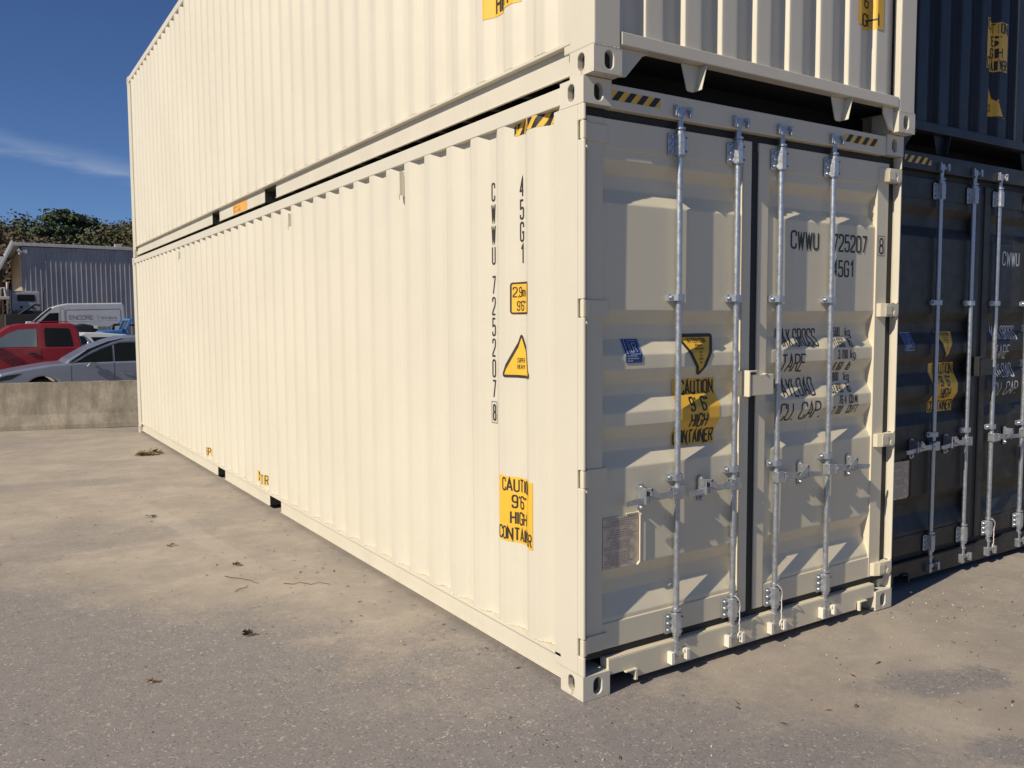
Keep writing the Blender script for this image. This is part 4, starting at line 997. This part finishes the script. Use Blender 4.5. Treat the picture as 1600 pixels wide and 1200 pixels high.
m = MB(); m.tube([(.1, -.16, 5.70), (.1, -.16, 5.4)], .05, 8); m.box(.25, .45, -.18, -.07, 5.48, 5.66); m.tube([(-.02, -.18, 5.62), (.22, -.18, 5.52)], .05, 8); m.build('floodlight', TRIM, sh)
m = MB(); m.box(5.0, 5.35, 3, 3.4, 5.84, 6.42); m.build('roof_vent', simple('vent_grey', (.4, .4, .4), .6), sh, .01, 1)
lb = tag(empty('low_building', (-16, 56, 0)), 'low building with a white flat roof edge at the far left behind the truck', 'building')
m = MB(); m.box(0, 15.6, 0, 10, 0, 5.2); m.build('wall', simple('brown_wall', (.07, .05, .045), .8), lb); m = MB(); m.box(-.3, 15.9, -.4, 10.4, 5.2, 5.9); m.build('roof', TRIM, lb)

# ------------------------------------------------------------------ wooded hill
m = MB(); us = [-150+10*k for k in range(40)]; vs = [60+8*k for k in range(24)]
def hz(x, y): return max(-.3, (y-64)*.085*(1 if y < 150 else 1) + 1.2*noise.noise(Vector((x*.03, y*.03, 0))))-.3
grid_mesh(m, us, vs, lambda x, y: (x, y, hz(x, y)))
o = m.build('hill', simple('forest_floor', (.05, .045, .025), .95), None, recalc=False); tag(o, 'low wooded hill behind the shed', kind='structure')
def foliage(name, cols, seed):
    t = NT(name); n = t.noise(.9, 4, .6, off=seed); n2 = t.noise(6, 2, .6, off=seed+3)
    c = t.mix(t.ramp(n, .35, .65), cols[0], cols[1]); c = t.mix(t.ramp(n2, .45, .7, 0, .7), c, cols[2])
    return t.set(c, .8, 0, .2)
BARK = simple('grey_bark', (.10, .08, .06), .9)
def crown(kind, seed):
    rr = random.Random(seed); m = MB(); lobes = []
    if kind == 'pine':
        for k in range(62):
            h = rr.uniform(.15, 1); r_ = 3.3*(1-h)**.75+.35; a = rr.uniform(0, 6.28); d_ = r_*rr.uniform(.45, 1)
            lobes.append((Vector((d_*math.cos(a), d_*math.sin(a), h*10.2)), rr.uniform(.7, 1.15), .33))
    else:
        for k in range(34):
            u = rr.uniform(-1, 1); a = rr.uniform(0, 6.28); q = math.sqrt(1-u*u)
            lobes.append((Vector((2.9*q*math.cos(a), 2.9*q*math.sin(a), 5.6+3.3*u)), rr.uniform(1.0, 1.9), .85))
    for c, r_, fl in lobes:
        for k in range(150 if kind != 'pine' else 90):
            d_ = Vector((rr.gauss(0, 1), rr.gauss(0, 1), rr.gauss(0, 1))).normalized()*r_*rr.uniform(.55, 1.08); d_.z *= fl
            p = c+d_; s_ = rr.uniform(.07, .17); n_ = (d_.normalized()+Vector((rr.gauss(0, .6), rr.gauss(0, .6), rr.gauss(0, .6)))).normalized()
            a_ = n_.cross(Vector((.3, .2, 1))).normalized()*s_; b_ = n_.cross(a_).normalized()*s_*rr.uniform(.5, 1)
            m.add([p-a_-b_*.3, p+b_*-1, p+a_-b_*.2, p+a_*.4+b_, p-a_*.5+b_], [(0, 1, 2, 3, 4)])
    return m
def tree_proto(kind, mat, seed, name):
    root = empty(name, (0, 0, 0)); crown(kind, seed).build('crown', mat, root, recalc=False)
    m = MB(); m.tube([(0, 0, -1), (.1, 0, 3), (0, .1, 6), (.05, 0, 8.5)], [.26, .2, .13, .04], 8)
    rr = random.Random(seed+50)
    for k in range(9):
        a = rr.uniform(0, 6.28); h = rr.uniform(2.8, 6.8); l = rr.uniform(1.2, 2.4); m.tube([(0, 0, h), (l*.5*math.cos(a), l*.5*math.sin(a), h+.5), (l*math.cos(a), l*math.sin(a), h+1.1)], [.09, .06, .02], 6)
    m.build('trunk', BARK, root, recalc=False); return root
def copy_tree(o, parent=None):
    c = o.copy(); COL.objects.link(c); c.parent = parent
    for ch in o.children: copy_tree(ch, c)
    return c
F_G = foliage('green_foliage', [(.068, .082, .045), (.092, .102, .055), (.105, .105, .055)], 1)
F_O = foliage('olive_autumn_foliage', [(.090, .092, .050), (.115, .108, .055), (.12, .098, .05)], 2)
F_R = foliage('russet_foliage', [(.125, .09, .06), (.14, .10, .068), (.11, .105, .06)], 3)
F_P = foliage('pine_foliage', [(.065, .092, .055), (.09, .12, .065), (.11, .13, .065)], 4)
protos = {'g': tree_proto('oak', F_G, 1, 'green_tree'), 'o': tree_proto('oak', F_O, 2, 'autumn_tree'), 'r': tree_proto('oak', F_R, 3, 'russet_tree'), 'p': tree_proto('pine', F_P, 4, 'pine_tree')}
desc = {'g': 'dull green broadleaf tree', 'o': 'olive and yellow autumn tree', 'r': 'russet brown autumn tree', 'p': 'dark layered pine tree'}
spots = [  # x, y, crown top height, kind
 (6.6, 98, 14.3, 'p'), (8.8, 100, 14.0, 'p'), (5.0, 101, 13.7, 'g'), (1.6, 103, 13.6, 'g'), (10.0, 101, 13.5, 'g'), (12.4, 103, 13.6, 'g'), (15.0, 104, 14.3, 'o'), (17.6, 103, 14.7, 'g'), (-.9, 104, 13.7, 'g'), (3.6, 96, 12.6, 'g'), (11.4, 96, 12.9, 'o'), (14.2, 97, 13.5, 'g'), (.6, 97, 12.6, 'o'), (3.0, 104, 14.4, 'g'), (.2, 106, 13.9, 'g'), (-2.4, 102, 13.6, 'r'), (11.2, 104, 13.8, 'g'), (13.6, 107, 14.4, 'g'), (16.3, 108, 14.9, 'o'), (18.8, 106, 14.8, 'g'), (21.5, 105, 14.5, 'o'),
 (-.6, 88, 11.4, 'o'), (2.2, 90, 11.6, 'g'), (4.6, 88, 11.8, 'p'), (7.2, 87, 11.2, 'g'), (10.0, 88, 11.4, 'o'), (12.4, 90, 12.3, 'o'), (14.8, 89, 12.6, 'o'), (17.2, 91, 12.8, 'g'), (20.0, 90, 12.5, 'g'),
 (-1.4, 75, 9.3, 'r'), (1.0, 76, 9.4, 'r'), (3.1, 74, 9.0, 'r'), (5.6, 75, 9.0, 'g'), (8.2, 76, 9.1, 'g'), (10.6, 75, 9.3, 'o'), (13.2, 76, 9.6, 'o'), (15.6, 77, 9.9, 'g'), (-4.2, 78, 9.6, 'o'), (-6.5, 92, 12, 'g'), (-9, 84, 11, 'r'), (-12, 95, 12.5, 'g'), (24.5, 98, 13.5, 'g'), (28, 92, 12.6, 'o'), (32, 100, 13.8, 'r'), (36, 95, 13, 'g'), (41, 99, 13.5, 'o'), (-16, 88, 11.5, 'o'), (-20, 96, 12.8, 'g')]
used = set(); rr = random.Random(9)
spots.sort(key=lambda s: -s[1])
rowname = lambda y: 'on the hill skyline' if y > 96 else ('half way up the hill' if y > 82 else 'just behind the shed roof')
for i, (x, y, top, k) in enumerate(spots):
    o = protos[k] if k not in used else copy_tree(protos[k]); used.add(k)
    zb = hz(x, y)-.2; hh = 10.4 if k == 'p' else 10.2
    o.location = (x, y, zb); s_ = (top-zb)/hh; o.scale = (s_*rr.uniform(1.0, 1.2), s_*rr.uniform(1.0, 1.2), s_); o.rotation_euler = (0, 0, rr.uniform(0, 6.28))
    fam = sorted([q for q in spots if q[3] == k and rowname(q[1]) == rowname(y)], key=lambda q: (q[0]+2.4)/(q[1]+3))
    n_ = len(fam); pos = fam.index((x, y, top, k))
    ordn = ['first', 'second', 'third', 'fourth', 'fifth', 'sixth', 'seventh', 'eighth', 'ninth', 'tenth', 'eleventh', 'twelfth', 'thirteenth', 'fourteenth'][pos]
    tag(o, desc[k]+' '+rowname(y)+('' if n_ == 1 else ', '+ordn+' from the left'), 'tree', 'trees on the hill')
